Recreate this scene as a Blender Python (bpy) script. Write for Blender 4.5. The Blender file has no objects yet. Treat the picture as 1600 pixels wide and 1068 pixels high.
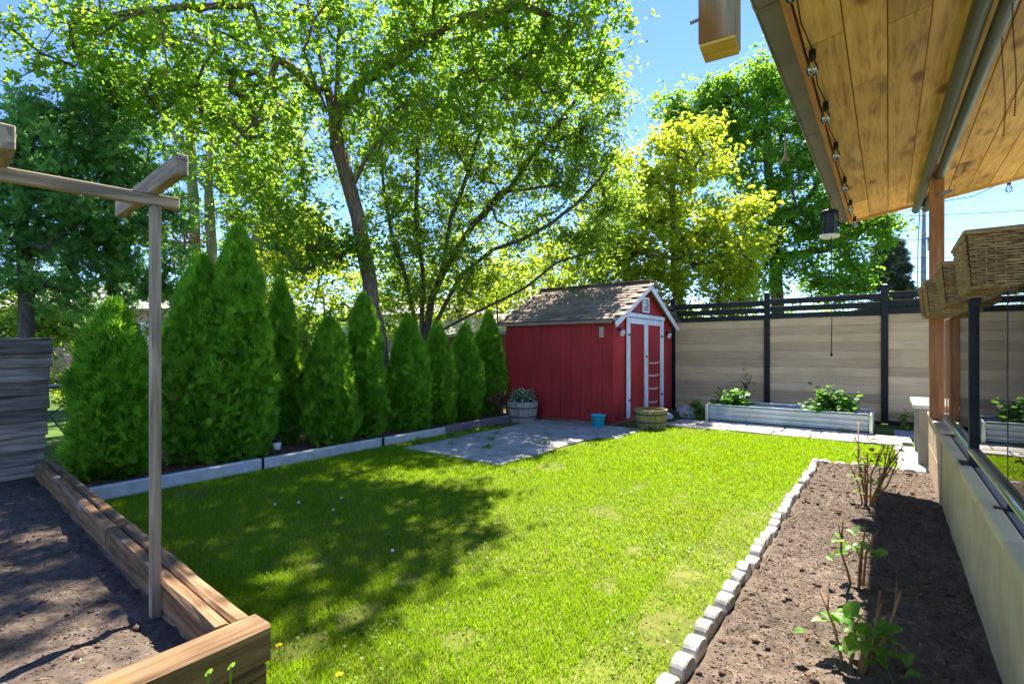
import bpy, bmesh, math, random
import numpy as np
from mathutils import Vector, Matrix
R = math.radians
random.seed(7)
scene = bpy.context.scene
COL = scene.collection

# ------------------------------------------------------------------ camera, sky, sun, exposure
F, CXP, HYP, EYE = 790.0, 800.0, 545.0, 1.30          # photograph's focal length, centre and horizon (1600 px wide)
YAW = math.atan(588 / 790)
FW = np.array([-math.sin(YAW), math.cos(YAW), 0.0]); RT = np.array([math.cos(YAW), math.sin(YAW), 0.0])
cam = bpy.data.cameras.new('camera'); cam_o = bpy.data.objects.new('camera', cam); COL.objects.link(cam_o)
cam.sensor_width = 36; cam.lens = 36 * F / 1600; cam.clip_end = 2000; cam.clip_start = .02
cam.shift_y = (HYP - 534) / 1600
cam_o.location = (0, 0, EYE); cam_o.rotation_euler = (R(90), 0, YAW)
scene.camera = cam_o
SUN = Vector((-.20, .98, 0)).normalized() * math.cos(R(53)); SUN.z = math.sin(R(53))
w = bpy.data.worlds.new('World'); scene.world = w; w.use_nodes = True
nt = w.node_tree; nt.nodes.clear()
sky = nt.nodes.new('ShaderNodeTexSky'); sky.sky_type = 'NISHITA'; sky.sun_disc = False
sky.sun_elevation = R(53); sky.sun_rotation = math.atan2(SUN.x, SUN.y)
sky.altitude = 0; sky.air_density = .75; sky.dust_density = 0; sky.ozone_density = 3.5
bg = nt.nodes.new('ShaderNodeBackground'); bg.inputs[1].default_value = .059
wo = nt.nodes.new('ShaderNodeOutputWorld')
hs = nt.nodes.new('ShaderNodeHueSaturation'); hs.inputs['Saturation'].default_value = 1.13; hs.inputs['Hue'].default_value = .512
nt.links.new(sky.outputs[0], hs.inputs['Color']); nt.links.new(hs.outputs[0], bg.inputs[0]); nt.links.new(bg.outputs[0], wo.inputs[0])
sl = bpy.data.lights.new('sun', 'SUN'); sl.energy = 2.9; sl.angle = R(.5); sl.color = (1, .94, .82)
so = bpy.data.objects.new('sun', sl); COL.objects.link(so)
so.rotation_euler = (-SUN).to_track_quat('-Z', 'Y').to_euler()
vs = scene.view_settings; vs.view_transform = 'Standard'; vs.look = 'None'; vs.gamma = 1; vs.exposure = 2.75
vs.use_curve_mapping = False
scene.cycles.max_bounces = 8; scene.cycles.diffuse_bounces = 6; scene.cycles.glossy_bounces = 3; scene.cycles.transparent_max_bounces = 12
scene.cycles.sample_clamp_indirect = 6

# ------------------------------------------------------------------ helpers
def at(px, py, d):                                     # estimated distance d of something seen in the photograph -> place in the yard
    v = d * (FW + (px - CXP) / F * RT); v[2] = EYE + d * (HYP - py) / F
    return v
def vnoise(x, y, f, seed):
    x = x * f; y = y * f; xi = np.floor(x).astype(int); yi = np.floor(y).astype(int); fx = x - xi; fy = y - yi
    fx = fx * fx * (3 - 2 * fx); fy = fy * fy * (3 - 2 * fy)
    def h(a, b):
        n = np.sin(a * 127.1 + b * 311.7 + seed * 74.7) * 43758.5453
        return n - np.floor(n)
    return (h(xi, yi) * (1 - fx) + h(xi + 1, yi) * fx) * (1 - fy) + (h(xi, yi + 1) * (1 - fx) + h(xi + 1, yi + 1) * fx) * fy
def fbm(x, y, f, seed, o=4):
    s = 0
    for i in range(o): s = s + vnoise(x, y, f * 2 ** i, seed + i) / 2 ** i
    return s / 2 - .5
def tag(o, label=None, cat=None, group=None, kind=None):
    for k, v in (('label', label), ('category', cat), ('group', group), ('kind', kind)):
        if v: o[k] = v
    return o
def empty(name, loc=(0, 0, 0), rz=0, parent=None):
    o = bpy.data.objects.new(name, None); COL.objects.link(o); o.location = loc; o.rotation_euler = (0, 0, rz)
    o.empty_display_size = .1
    if parent: o.parent = parent
    return o
def link(name, me, parent=None, loc=(0, 0, 0), rot=(0, 0, 0)):
    o = bpy.data.objects.new(name, me); COL.objects.link(o); o.location = loc; o.rotation_euler = rot
    if parent: o.parent = parent
    return o
def npmesh(name, V, Fc, mat, midx=None, mats=None):
    V = np.ascontiguousarray(V, dtype=np.float32).reshape(-1, 3); Fc = np.ascontiguousarray(Fc, dtype=np.int32); k = Fc.shape[1]; n = len(Fc)
    me = bpy.data.meshes.new(name); me.vertices.add(len(V)); me.vertices.foreach_set('co', V.ravel())
    me.loops.add(n * k); me.loops.foreach_set('vertex_index', Fc.ravel())
    me.polygons.add(n); me.polygons.foreach_set('loop_start', np.arange(0, n * k, k, dtype=np.int32))
    me.polygons.foreach_set('loop_total', np.full(n, k, dtype=np.int32))
    for m in (mats or [mat]): me.materials.append(m)
    if midx is not None: me.polygons.foreach_set('material_index', np.asarray(midx, dtype=np.int32))
    me.update(calc_edges=True)
    return me
class MB:
    def __init__(s): s.v = []; s.f = []; s.m = []; s.cur = 0
    def add(s, vs, fs):
        b = len(s.v); s.v += [tuple(map(float, v)) for v in vs]; s.f += [tuple(b + i for i in f) for f in fs]; s.m += [s.cur] * len(fs); return s
    def box(s, c, sz, rz=0, rot=None, bev=0.0):
        x, y, z = (q / 2 for q in sz); M = rot if rot is not None else Matrix.Rotation(rz, 3, 'Z'); c = Vector(c)
        if bev <= 0:
            vs = [(i * x, j * y, k * z) for i in (-1, 1) for j in (-1, 1) for k in (-1, 1)]
            fs = [(0, 1, 3, 2), (4, 6, 7, 5), (0, 4, 5, 1), (2, 3, 7, 6), (0, 2, 6, 4), (1, 5, 7, 3)]
        else:
            b = min(bev, x * .9, y * .9, z * .9); vs = []; ix = {}
            for i in (-1, 1):
                for j in (-1, 1):
                    for k in (-1, 1):
                        for a in range(3):
                            p = [i * (x - b), j * (y - b), k * (z - b)]; p[a] = (i * x, j * y, k * z)[a]
                            ix[i, j, k, a] = len(vs); vs.append(p)
            fs = []
            for i in (-1, 1):
                fs.append([ix[i, j, k, 0] for j, k in ((-1, -1), (1, -1), (1, 1), (-1, 1))][::i])
                fs.append([ix[j, i, k, 1] for j, k in ((-1, -1), (-1, 1), (1, 1), (1, -1))][::i])
                fs.append([ix[j, k, i, 2] for j, k in ((-1, -1), (1, -1), (1, 1), (-1, 1))][::i])
                for j in (-1, 1):
                    q = i * j
                    fs.append([ix[i, j, -1, 0], ix[i, j, -1, 1], ix[i, j, 1, 1], ix[i, j, 1, 0]][::q])
                    fs.append([ix[i, -1, j, 2], ix[i, -1, j, 0], ix[i, 1, j, 0], ix[i, 1, j, 2]][::q])
                    fs.append([ix[-1, i, j, 1], ix[-1, i, j, 2], ix[1, i, j, 2], ix[1, i, j, 1]][::q])
                    for k in (-1, 1): fs.append([ix[i, j, k, 0], ix[i, j, k, 1], ix[i, j, k, 2]][::i * j * k])
        return s.add([M @ Vector(v) + c for v in vs], fs)
    def tube(s, path, r, n=6, caps=True, flat=1.0):
        P = [Vector(p) for p in path]; rr = r if hasattr(r, '__len__') else [r] * len(P); vs = []; fs = []; u = None
        for i, p in enumerate(P):
            t = (P[min(i + 1, len(P) - 1)] - P[max(i - 1, 0)]); t = t.normalized() if t.length > 1e-9 else Vector((0, 0, 1))
            if u is None: u = t.orthogonal().normalized()
            u = u - t * u.dot(t); u = u.normalized() if u.length > 1e-6 else t.orthogonal().normalized(); v = t.cross(u)
            for k in range(n):
                a = 2 * math.pi * k / n; vs.append(p + (u * math.cos(a) + v * math.sin(a) * flat) * rr[i])
        for i in range(len(P) - 1):
            for k in range(n): fs.append((i * n + k, i * n + (k + 1) % n, (i + 1) * n + (k + 1) % n, (i + 1) * n + k))
        if caps: fs.append(tuple(range(n))[::-1]); fs.append(tuple((len(P) - 1) * n + k for k in range(n)))
        return s.add(vs, fs)
    def lathe(s, prof, n=24, c=(0, 0, 0), a0=0, a1=2 * math.pi):
        full = abs(a1 - a0 - 2 * math.pi) < 1e-6; m = n if full else n + 1; vs = []; fs = []
        for r, z in prof:
            for k in range(m):
                a = a0 + (a1 - a0) * k / n; vs.append((c[0] + r * math.cos(a), c[1] + r * math.sin(a), c[2] + z))
        for i in range(len(prof) - 1):
            for k in range(n):
                k2 = (k + 1) % m; fs.append((i * m + k, i * m + k2, (i + 1) * m + k2, (i + 1) * m + k))
        return s.add(vs, fs)
    def prism(s, poly, d0, d1, ax):                    # polygon swept along an axis: ax 'x' poly=(y,z); 'y' poly=(x,z); 'z' poly=(x,y)
        n = len(poly); g = {'x': lambda p, d: (d, p[0], p[1]), 'y': lambda p, d: (p[0], d, p[1]), 'z': lambda p, d: (p[0], p[1], d)}[ax]
        vs = [g(p, d0) for p in poly] + [g(p, d1) for p in poly]
        fs = [(k, (k + 1) % n, n + (k + 1) % n, n + k) for k in range(n)] + [tuple(range(n))[::-1], tuple(range(n, 2 * n))]
        return s.add(vs, fs)
    def mesh(s, name, mat, smooth=False, recalc=True):
        me = bpy.data.meshes.new(name); me.from_pydata(s.v, [], s.f)
        for m in (mat if isinstance(mat, (list, tuple)) else [mat]): me.materials.append(m)
        if any(s.m): me.polygons.foreach_set('material_index', s.m)
        if recalc:
            b = bmesh.new(); b.from_mesh(me); bmesh.ops.recalc_face_normals(b, faces=b.faces); b.to_mesh(me); b.free()
        if smooth: me.polygons.foreach_set('use_smooth', [True] * len(me.polygons))
        me.update(); return me
    def obj(s, name, mat, parent=None, loc=(0, 0, 0), rot=(0, 0, 0), smooth=False, recalc=True):
        return link(name, s.mesh(name, mat, smooth, recalc), parent, loc, rot)

# ------------------------------------------------------------------ materials
class NT:
    def __init__(s, name):
        s.m = bpy.data.materials.new(name); s.m.use_nodes = True; s.t = s.m.node_tree; s.t.nodes.clear()
        s.out = s.n('ShaderNodeOutputMaterial')
    def n(s, t, **kw):
        o = s.t.nodes.new(t)
        for k, v in kw.items(): setattr(o, k, v)
        return o
    def l(s, a, b): s.t.links.new(a, b)
    def math(s, op, a, b=None):
        o = s.n('ShaderNodeMath', operation=op)
        for i, q in enumerate((a, b)):
            if q is None: continue
            if isinstance(q, (int, float)): o.inputs[i].default_value = q
            else: s.l(q, o.inputs[i])
        return o.outputs[0]
    def mix(s, fac, a, b, mode='MIX'):
        o = s.n('ShaderNodeMix', data_type='RGBA', blend_type=mode)
        for i, q in ((0, fac), (6, a), (7, b)):
            if isinstance(q, (int, float)): o.inputs[i].default_value = q
            elif isinstance(q, tuple): o.inputs[i].default_value = (*q, 1)
            else: s.l(q, o.inputs[i])
        return o.outputs[2]
    def ramp(s, fac, stops):
        o = s.n('ShaderNodeValToRGB'); e = o.color_ramp.elements
        while len(e) < len(stops): e.new(.5)
        for i, (p, c) in enumerate(stops): e[i].position = p; e[i].color = (*c, 1)
        s.l(fac, o.inputs[0]); return o.outputs[0]
    def coords(s, scale):
        tc = s.n('ShaderNodeTexCoord'); mp = s.n('ShaderNodeMapping'); mp.inputs['Scale'].default_value = scale
        s.l(tc.outputs['Object'], mp.inputs[0]); return mp.outputs[0]
    def noise(s, vec, scale, detail=6, rough=.6, w=None, dist=0):
        o = s.n('ShaderNodeTexNoise', noise_dimensions='4D'); o.inputs['Scale'].default_value = scale; o.inputs['Detail'].default_value = detail
        o.inputs['Roughness'].default_value = rough; o.inputs['Distortion'].default_value = dist; s.l(vec, o.inputs['Vector'])
        if w is not None: s.l(w, o.inputs['W'])
        return o.outputs['Fac']
def hexa(*c): return tuple(c)
ALB = 1.42
def gain(stops, k=ALB): return [(p, tuple(min(.84, v * k) for v in c)) for p, c in stops]
def mat(name, stops, scale=6, stretch=(1, 1, 1), rough=.8, bump=.3, bdist=.01, rand=.12, spec=.3, metal=0, blotch=.35, bsc=1.3, detail=7, knots=0, dist=0, stain=None, coat=0):
    stops = gain(stops, 1 if metal > .9 else ALB); t = NT(name); oi = t.n('ShaderNodeObjectInfo'); W = t.math('MULTIPLY', oi.outputs['Random'], 37.0)
    v = t.coords(stretch); v1 = t.coords((1, 1, 1)); f = t.noise(v, scale, detail, .62, W, dist); c = t.ramp(f, stops)
    fb = t.noise(v1, bsc, 4, .6, W)
    c = t.mix(1.0, c, t.ramp(fb, [(.25, (1 - blotch,) * 3), (.75, (1 + blotch * .4,) * 3)]), 'MULTIPLY')
    if knots:
        vo = t.n('ShaderNodeTexVoronoi', voronoi_dimensions='3D', feature='F1'); vo.inputs['Scale'].default_value = 1.0
        ks = tuple(knots * (1 if q <= 1.01 else 2.2) for q in stretch)
        va = t.n('ShaderNodeVectorMath', operation='ADD'); t.l(t.coords(ks), va.inputs[0]); t.l(W, va.inputs[1]); t.l(va.outputs[0], vo.inputs['Vector'])
        c = t.mix(t.ramp(vo.outputs['Distance'], [(.075, (1, 1, 1)), (.11, (0, 0, 0))]), c, (.075, .03, .010))
        c = t.mix(t.ramp(vo.outputs['Distance'], [(.11, (.8,) * 3), (.2, (0, 0, 0))]), c, (.32, .13, .03))
    if stain:
        fs = t.noise(t.coords(stain[1]), 1.0, 5, .7, W); c = t.mix(t.ramp(fs, [(stain[2], (0, 0, 0)), (stain[2] + .13, (1, 1, 1))]), c, stain[0])
    if rand:
        h = t.n('ShaderNodeHueSaturation'); t.l(t.math('ADD', t.math('MULTIPLY', oi.outputs['Random'], 2 * rand), 1 - rand), h.inputs['Value']); t.l(c, h.inputs['Color']); c = h.outputs[0]
    p = t.n('ShaderNodeBsdfPrincipled'); t.l(c, p.inputs['Base Color']); p.inputs['Metallic'].default_value = metal
    p.inputs['Specular IOR Level'].default_value = spec; p.inputs['Coat Weight'].default_value = coat
    rr = t.math('ADD', t.math('MULTIPLY', f, .25), rough - .12); t.l(rr, p.inputs['Roughness'])
    if bump:
        b = t.n('ShaderNodeBump'); b.inputs['Strength'].default_value = bump; b.inputs['Distance'].default_value = bdist; t.l(f, b.inputs['Height']); t.l(b.outputs[0], p.inputs['Normal'])
    t.l(p.outputs[0], t.out.inputs[0]); return t.m
def leafmat(name, stops, trans=(.30, .42, .03), tf=.45, rough=.5, spec=.25, patch=0):
    stops = gain(stops, 1.3); t = NT(name); g = t.n('ShaderNodeNewGeometry'); c = t.ramp(g.outputs['Random Per Island'], stops)
    if patch:
        fb = t.noise(t.coords((1, 1, 1)), patch, 4, .65); c = t.mix(t.ramp(fb, [(.52, (0, 0, 0)), (.72, (.55,) * 3)]), c, (.22, .26, .02))
    p = t.n('ShaderNodeBsdfPrincipled'); t.l(c, p.inputs['Base Color']); p.inputs['Roughness'].default_value = rough; p.inputs['Specular IOR Level'].default_value = spec
    tr = t.n('ShaderNodeBsdfTranslucent'); t.l(t.mix(.55, c, trans), tr.inputs[0])
    mx = t.n('ShaderNodeMixShader'); mx.inputs[0].default_value = min(.66, tf + .1); t.l(p.outputs[0], mx.inputs[1]); t.l(tr.outputs[0], mx.inputs[2])
    t.l(mx.outputs[0], t.out.inputs[0]); return t.m
def glassmat(name, tint, rough=0.0, base=0.0):
    t = NT(name); a = t.n('ShaderNodeBsdfTransparent'); a.inputs[0].default_value = (*tint, 1); b = t.n('ShaderNodeBsdfGlossy'); b.inputs['Roughness'].default_value = rough
    fr = t.n('ShaderNodeFresnel'); fr.inputs[0].default_value = 1.5; mx = t.n('ShaderNodeMixShader'); t.l(t.math('ADD', fr.outputs[0], base), mx.inputs[0]); t.l(a.outputs[0], mx.inputs[1]); t.l(b.outputs[0], mx.inputs[2])
    t.l(mx.outputs[0], t.out.inputs[0]); return t.m
AX = {'x': (1, 13, 13), 'y': (13, 1, 13), 'z': (13, 13, 1)}
def wood(name, stops, ax, **k):
    k.setdefault('scale', 2.6); k.setdefault('bdist', .006); k.setdefault('dist', .6); return mat(name, stops, stretch=AX[ax], **k)
TIMB = [(.29, (.030, .017, .009)), (.43, (.125, .068, .032)), (.57, (.215, .122, .060)), (.76, (.30, .205, .12))]
GREY = [(.27, (.07, .052, .038)), (.43, (.19, .145, .105)), (.58, (.29, .225, .165)), (.8, (.40, .325, .25))]
OLDP = [(.29, (.022, .018, .014)), (.42, (.085, .071, .056)), (.56, (.17, .145, .115)), (.78, (.28, .24, .20))]
PINE = [(.30, (.30, .13, .03)), (.45, (.52, .28, .075)), (.60, (.60, .36, .12)), (.8, (.60, .42, .18))]
M = dict(
    timber_x=wood('timber along bed', TIMB, 'x', bump=.9, blotch=.5, stain=((.26, .24, .22), (1.4, 5, 5), .55)),
    timber_y=wood('timber front', TIMB, 'y', bump=.9, blotch=.5, knots=1.1),
    grey_x=wood('weathered lumber x', GREY, 'x', bump=.5), grey_y=wood('weathered lumber y', GREY, 'y', bump=.5), grey_z=wood('weathered lumber z', GREY, 'z', bump=.5, knots=.9),
    plank=wood('old blue grey plank', OLDP, 'y', bump=.8, rand=.5, knots=.8, blotch=.5),
    pine=wood('pine soffit', PINE, 'y', rough=.55, bump=.15, rand=.24, knots=1.7, blotch=.35, stain=((.16, .08, .03), (5, .9, 5), .585)),
    pine_x=wood('pine fascia x', PINE, 'x', rough=.6, bump=.2), redwood=wood('stained post', [(.3, (.22, .075, .03)), (.55, (.40, .155, .055)), (.8, (.52, .24, .09))], 'z', rough=.5, bump=.15),
    redfascia=wood('stained fascia', [(.3, (.28, .11, .035)), (.55, (.44, .20, .06)), (.8, (.55, .28, .09))], 'y', rough=.6, bump=.2),
    cut_end=mat('yellow end grain', [(.3, (.42, .22, .04)), (.6, (.62, .37, .08))], scale=4, stretch=(2, 14, 2), bump=.3, rand=0),
    gutter=mat('gutter metal', [(.3, (.09, .075, .06)), (.7, (.17, .145, .12))], scale=4, rough=.45, bump=.05, rand=0, spec=.5),
    gutter_lip=mat('gutter lip', [(.3, (.28, .28, .24)), (.7, (.4, .4, .34))], scale=4, rough=.4, bump=.05, rand=0, spec=.5),
    black=mat('black powder coat', [(.3, (.010, .010, .011)), (.7, (.022, .022, .024))], scale=8, rough=.5, bump=.03, rand=.1, spec=.2),
    composite=wood('composite fence board', [(.25, (.42, .265, .145)), (.5, (.53, .355, .205)), (.75, (.58, .41, .25))], 'x', rough=.65, bump=.15, rand=.26, blotch=.25),
    red=wood('barn red paint', [(.25, (.22, .013, .013)), (.5, (.31, .019, .018)), (.8, (.37, .027, .025))], 'z', rough=.6, bump=.2, rand=.07, blotch=.4, scale=1.6, stain=((.15, .012, .012), (2.2, 2.2, .7), .60)),
    white=mat('white paint', [(.25, (.42, .43, .45)), (.6, (.62, .63, .65))], scale=9, rough=.5, bump=.08, rand=.05, blotch=.2),
    shingle=mat('asphalt shingle', [(.25, (.085, .055, .038)), (.5, (.17, .115, .08)), (.8, (.27, .20, .15))], scale=40, bump=.5, rand=.35),
    glassdark=mat('dark window', [(.3, (.02, .03, .04)), (.7, (.06, .08, .1))], scale=3, rough=.1, bump=0, rand=0, spec=.7),
    concrete=mat('pale concrete', [(.25, (.26, .24, .21)), (.5, (.37, .35, .315)), (.8, (.46, .44, .40))], scale=18, bump=.7, bdist=.008, rand=.24, blotch=.45, bsc=9),
    kerbc=mat('kerb concrete', [(.25, (.26, .245, .215)), (.5, (.38, .36, .32)), (.8, (.48, .46, .42))], scale=10, bump=.4, rand=.1, blotch=.35),
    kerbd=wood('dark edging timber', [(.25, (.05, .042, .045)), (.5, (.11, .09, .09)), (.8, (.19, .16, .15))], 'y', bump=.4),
    wall=mat('parged wall', [(.25, (.48, .34, .165)), (.5, (.58, .44, .235)), (.8, (.60, .49, .29))], scale=5, bump=.25, rand=.06, blotch=.35, bsc=.9, rough=.85),
    cap=mat('stone coping', [(.25, (.13, .115, .105)), (.5, (.21, .19, .175)), (.8, (.30, .275, .25))], scale=12, bump=.25, rand=.1, rough=.7),
    tanboard=wood('tan skirting board', [(.25, (.30, .21, .145)), (.5, (.42, .30, .21)), (.8, (.52, .39, .29))], 'y', bump=.15, rough=.6),
    tabletop=mat('pale table top', [(.25, (.36, .35, .33)), (.5, (.47, .46, .44)), (.8, (.58, .57, .55))], scale=7, bump=.1, rough=.5),
    tableleg=mat('dull table leg', [(.25, (.14, .13, .115)), (.6, (.22, .21, .18))], scale=6, bump=.1, rough=.6),
    slab=mat('patio slab', [(.25, (.15, .14, .125)), (.45, (.25, .235, .21)), (.6, (.31, .29, .265)), (.82, (.39, .37, .34))], scale=7, bump=.5, rand=.14, blotch=.4, bsc=3),
    brickblue=mat('blue grey paver', [(.25, (.12, .13, .16)), (.6, (.22, .23, .26)), (.8, (.3, .3, .32))], scale=14, bump=.4, rand=.25),
    soil=mat('garden soil', [(.25, (.025, .019, .0145)), (.42, (.066, .050, .038)), (.58, (.105, .080, .063)), (.8, (.165, .128, .102))], scale=26, detail=12, bump=.6, bdist=.012, rand=0, blotch=.4, bsc=2.2, rough=.95, spec=.1),
    clod=mat('soil clod', [(.25, (.055, .036, .027)), (.6, (.12, .083, .063)), (.85, (.20, .145, .11))], scale=20, bump=.7, rand=.2, rough=.95, spec=.1, blotch=.5, bsc=14),
    mulch=mat('mulch', [(.25, (.035, .020, .013)), (.5, (.09, .055, .036)), (.8, (.19, .13, .09))], scale=30, detail=10, bump=1, bdist=.02, rand=0, rough=.95, spec=.1),
    turf=mat('turf soil', [(.25, (.045, .055, .010)), (.5, (.09, .105, .018)), (.8, (.16, .15, .05))], scale=12, bump=.6, rand=0, rough=.95, spec=.1),
    ground=mat('far ground', [(.25, (.03, .05, .012)), (.6, (.06, .10, .02)), (.8, (.10, .12, .04))], scale=3, bump=.3, rand=0, rough=.95, spec=.1),
    galv=mat('galvanised steel', [(.25, (.50, .52, .50)), (.6, (.66, .68, .66)), (.8, (.78, .79, .77))], scale=3, rough=.30, bump=0, rand=.04, metal=1.0, spec=.5, blotch=.1),
    stave=wood('barrel stave grey', [(.25, (.16, .13, .11)), (.5, (.30, .255, .22)), (.8, (.42, .37, .33))], 'z', bump=.5, rand=.16),
    stave_moss=wood('barrel stave mossy', [(.25, (.11, .10, .03)), (.5, (.24, .20, .07)), (.8, (.36, .29, .13))], 'z', bump=.5, rand=.2),
    hoop=mat('barrel hoop', [(.3, (.04, .04, .045)), (.7, (.09, .09, .1))], scale=12, rough=.5, metal=.6, bump=.1),
    teal=mat('teal plastic', [(.3, (.01, .28, .34)), (.7, (.015, .34, .41))], scale=4, rough=.35, bump=.02, rand=0, spec=.4, blotch=.1),
    teal_dark=mat('teal print', [(.3, (.005, .07, .12)), (.7, (.01, .09, .15))], scale=4, rough=.4, bump=0, rand=0),
    rock=mat('pale rock', [(.25, (.30, .30, .30)), (.6, (.5, .5, .49)), (.8, (.62, .61, .6))], scale=9, bump=.6, rand=.15),
    wicker=mat('dark rattan strand', [(.25, (.06, .032, .013)), (.42, (.18, .10, .04)), (.56, (.36, .21, .085)), (.75, (.55, .36, .17))], scale=9, stretch=(2.5, 2.5, 16), rough=.45, bump=.2, rand=.1, spec=.5, blotch=.5, bsc=7),
    wicker_in=mat('dark basket liner', [(.3, (.012, .010, .008)), (.7, (.03, .024, .018))], scale=9, bump=.1),
    bark=mat('maple bark', [(.25, (.055, .036, .024)), (.5, (.14, .095, .064)), (.8, (.24, .175, .12))], scale=5, stretch=(5, 5, 1.2), bump=.9, bdist=.03, rand=.1, rough=.9, spec=.1),
    bark_dark=mat('dark stem bark', [(.25, (.030, .023, .018)), (.5, (.075, .058, .045)), (.8, (.14, .11, .085))], scale=7, stretch=(4, 4, 1.4), bump=.8, bdist=.02, rand=.1, rough=.9, spec=.1),
    bark_pale=mat('pale smooth bark', [(.25, (.20, .15, .11)), (.5, (.34, .265, .20)), (.8, (.46, .37, .29))], scale=5, stretch=(4, 4, 1.4), bump=.5, rand=.1, rough=.9, spec=.1),
    cane=mat('rose cane', [(.25, (.07, .04, .018)), (.5, (.20, .10, .04)), (.8, (.30, .18, .07))], scale=12, bump=.3, rand=.2),
    brick=mat('neighbour brick', [(.25, (.24, .12, .085)), (.5, (.36, .20, .15)), (.8, (.46, .30, .24))], scale=22, stretch=(1, 1, 3), bump=.3, rand=0),
    siding=mat('pale blue siding', [(.25, (.36, .41, .46)), (.6, (.50, .55, .60))], scale=5, bump=.1, rand=0),
    roofgrey=mat('grey roof', [(.25, (.20, .18, .165)), (.6, (.34, .31, .29)), (.8, (.44, .41, .39))], scale=20, bump=.4, rand=.1),
    brownshed=wood('brown shed board', [(.25, (.13, .05, .03)), (.6, (.24, .10, .06)), (.8, (.3, .14, .09))], 'z', bump=.2, rand=.1),
    pole=mat('utility pole', [(.3, (.12, .13, .14)), (.7, (.22, .23, .24))], scale=4, bump=.3), steel=mat('bare steel', [(.3, (.3, .3, .31)), (.7, (.5, .5, .5))], scale=8, rough=.35, metal=1, bump=.05),
    tubegrey=mat('shade cassette', [(.3, (.055, .06, .05)), (.7, (.095, .10, .085))], scale=4, rough=.4, bump=.02, rand=0, spec=.5),
    rope=mat('frayed rope', [(.3, (.25, .15, .08)), (.7, (.45, .30, .18))], scale=30, bump=.4),
    cream=mat('cream plastic', [(.3, (.62, .58, .42)), (.7, (.74, .70, .55))], scale=6, rough=.4, bump=.02),
    glass=glassmat('railing glass', (.90, .95, .93)), bulb=glassmat('clear bulb glass', (.93, .95, .94), .02, .14), lens=mat('lamp lens', [(.3, (.5, .5, .5)), (.7, (.75, .75, .75))], scale=9, rough=.2, bump=.05),
    white_leaf=leafmat('hosta margin', [(.2, (.50, .56, .40)), (.8, (.66, .70, .56))], (.6, .65, .4), .3),
    hosta=leafmat('hosta green', [(.2, (.035, .11, .035)), (.8, (.07, .19, .06))], (.15, .35, .06), .3),
    dand=mat('dandelion yellow', [(.3, (.65, .45, .01)), (.7, (.8, .6, .02))], scale=30, bump=.2), clock=mat('dandelion clock', [(.3, (.6, .6, .58)), (.7, (.75, .75, .72))], scale=30, bump=.2),
    leaf_maple=leafmat('maple leaf', [(.0, (.04, .12, .012)), (.45, (.09, .21, .016)), (.84, (.17, .28, .02)), (.9, (.20, .13, .035)), (1, (.26, .16, .05))], (.46, .72, .04), .55),
    leaf_fine=leafmat('fine leaf', [(.0, (.05, .105, .014)), (.5, (.11, .19, .02)), (1, (.22, .28, .03))], (.50, .72, .05), .55),
    leaf_yellow=leafmat('yellow green leaf', [(.0, (.10, .19, .014)), (.5, (.20, .30, .018)), (1, (.32, .40, .025))], (.66, .70, .04), .55),
    leaf_big=leafmat('fresh green leaf', [(.0, (.028, .10, .012)), (.5, (.06, .19, .016)), (1, (.15, .29, .022))], (.42, .66, .04), .5),
    leaf_cedar=leafmat('arborvitae spray', [(.0, (.035, .12, .012)), (.4, (.11, .29, .02)), (.93, (.26, .48, .03)), (1, (.26, .21, .05))], (.34, .60, .03), .46, .6),
    leaf_oldcedar=leafmat('old cedar spray', [(.0, (.04, .12, .035)), (.5, (.08, .21, .045)), (.9, (.15, .30, .055)), (1, (.18, .14, .07))], (.26, .50, .09), .5, .6),
    leaf_spruce=leafmat('spruce needles', [(.0, (.030, .050, .040)), (.6, (.06, .09, .06)), (1, (.16, .15, .09))], (.12, .16, .08), .25, .7),
    leaf_brown=leafmat('dry brown leaf', [(.0, (.11, .045, .022)), (.6, (.22, .105, .055)), (1, (.34, .20, .12))], (.3, .15, .06), .3, .8),
    leaf_orange=leafmat('bronze leaf', [(.0, (.20, .09, .04)), (.6, (.34, .17, .07)), (1, (.42, .26, .10))], (.5, .25, .08), .4),
    leaf_veg=leafmat('vegetable leaf', [(.0, (.025, .11, .018)), (.6, (.06, .20, .025)), (1, (.13, .30, .03))], (.22, .42, .04), .35),
    leaf_rose=leafmat('rose leaf', [(.0, (.05, .15, .025)), (.6, (.10, .25, .03)), (1, (.22, .34, .03))], (.36, .52, .05), .4, .4, .35),
    grass=leafmat('grass blade', [(.0, (.065, .17, .006)), (.4, (.12, .27, .007)), (.90, (.19, .36, .007)), (.96, (.28, .30, .03)), (1, (.34, .30, .10))], (.40, .54, .004), .42, .7, .06, 1.1),
    weed=leafmat('weed leaf', [(.0, (.07, .16, .02)), (1, (.22, .30, .05))], (.35, .45, .05), .4),
)

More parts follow.
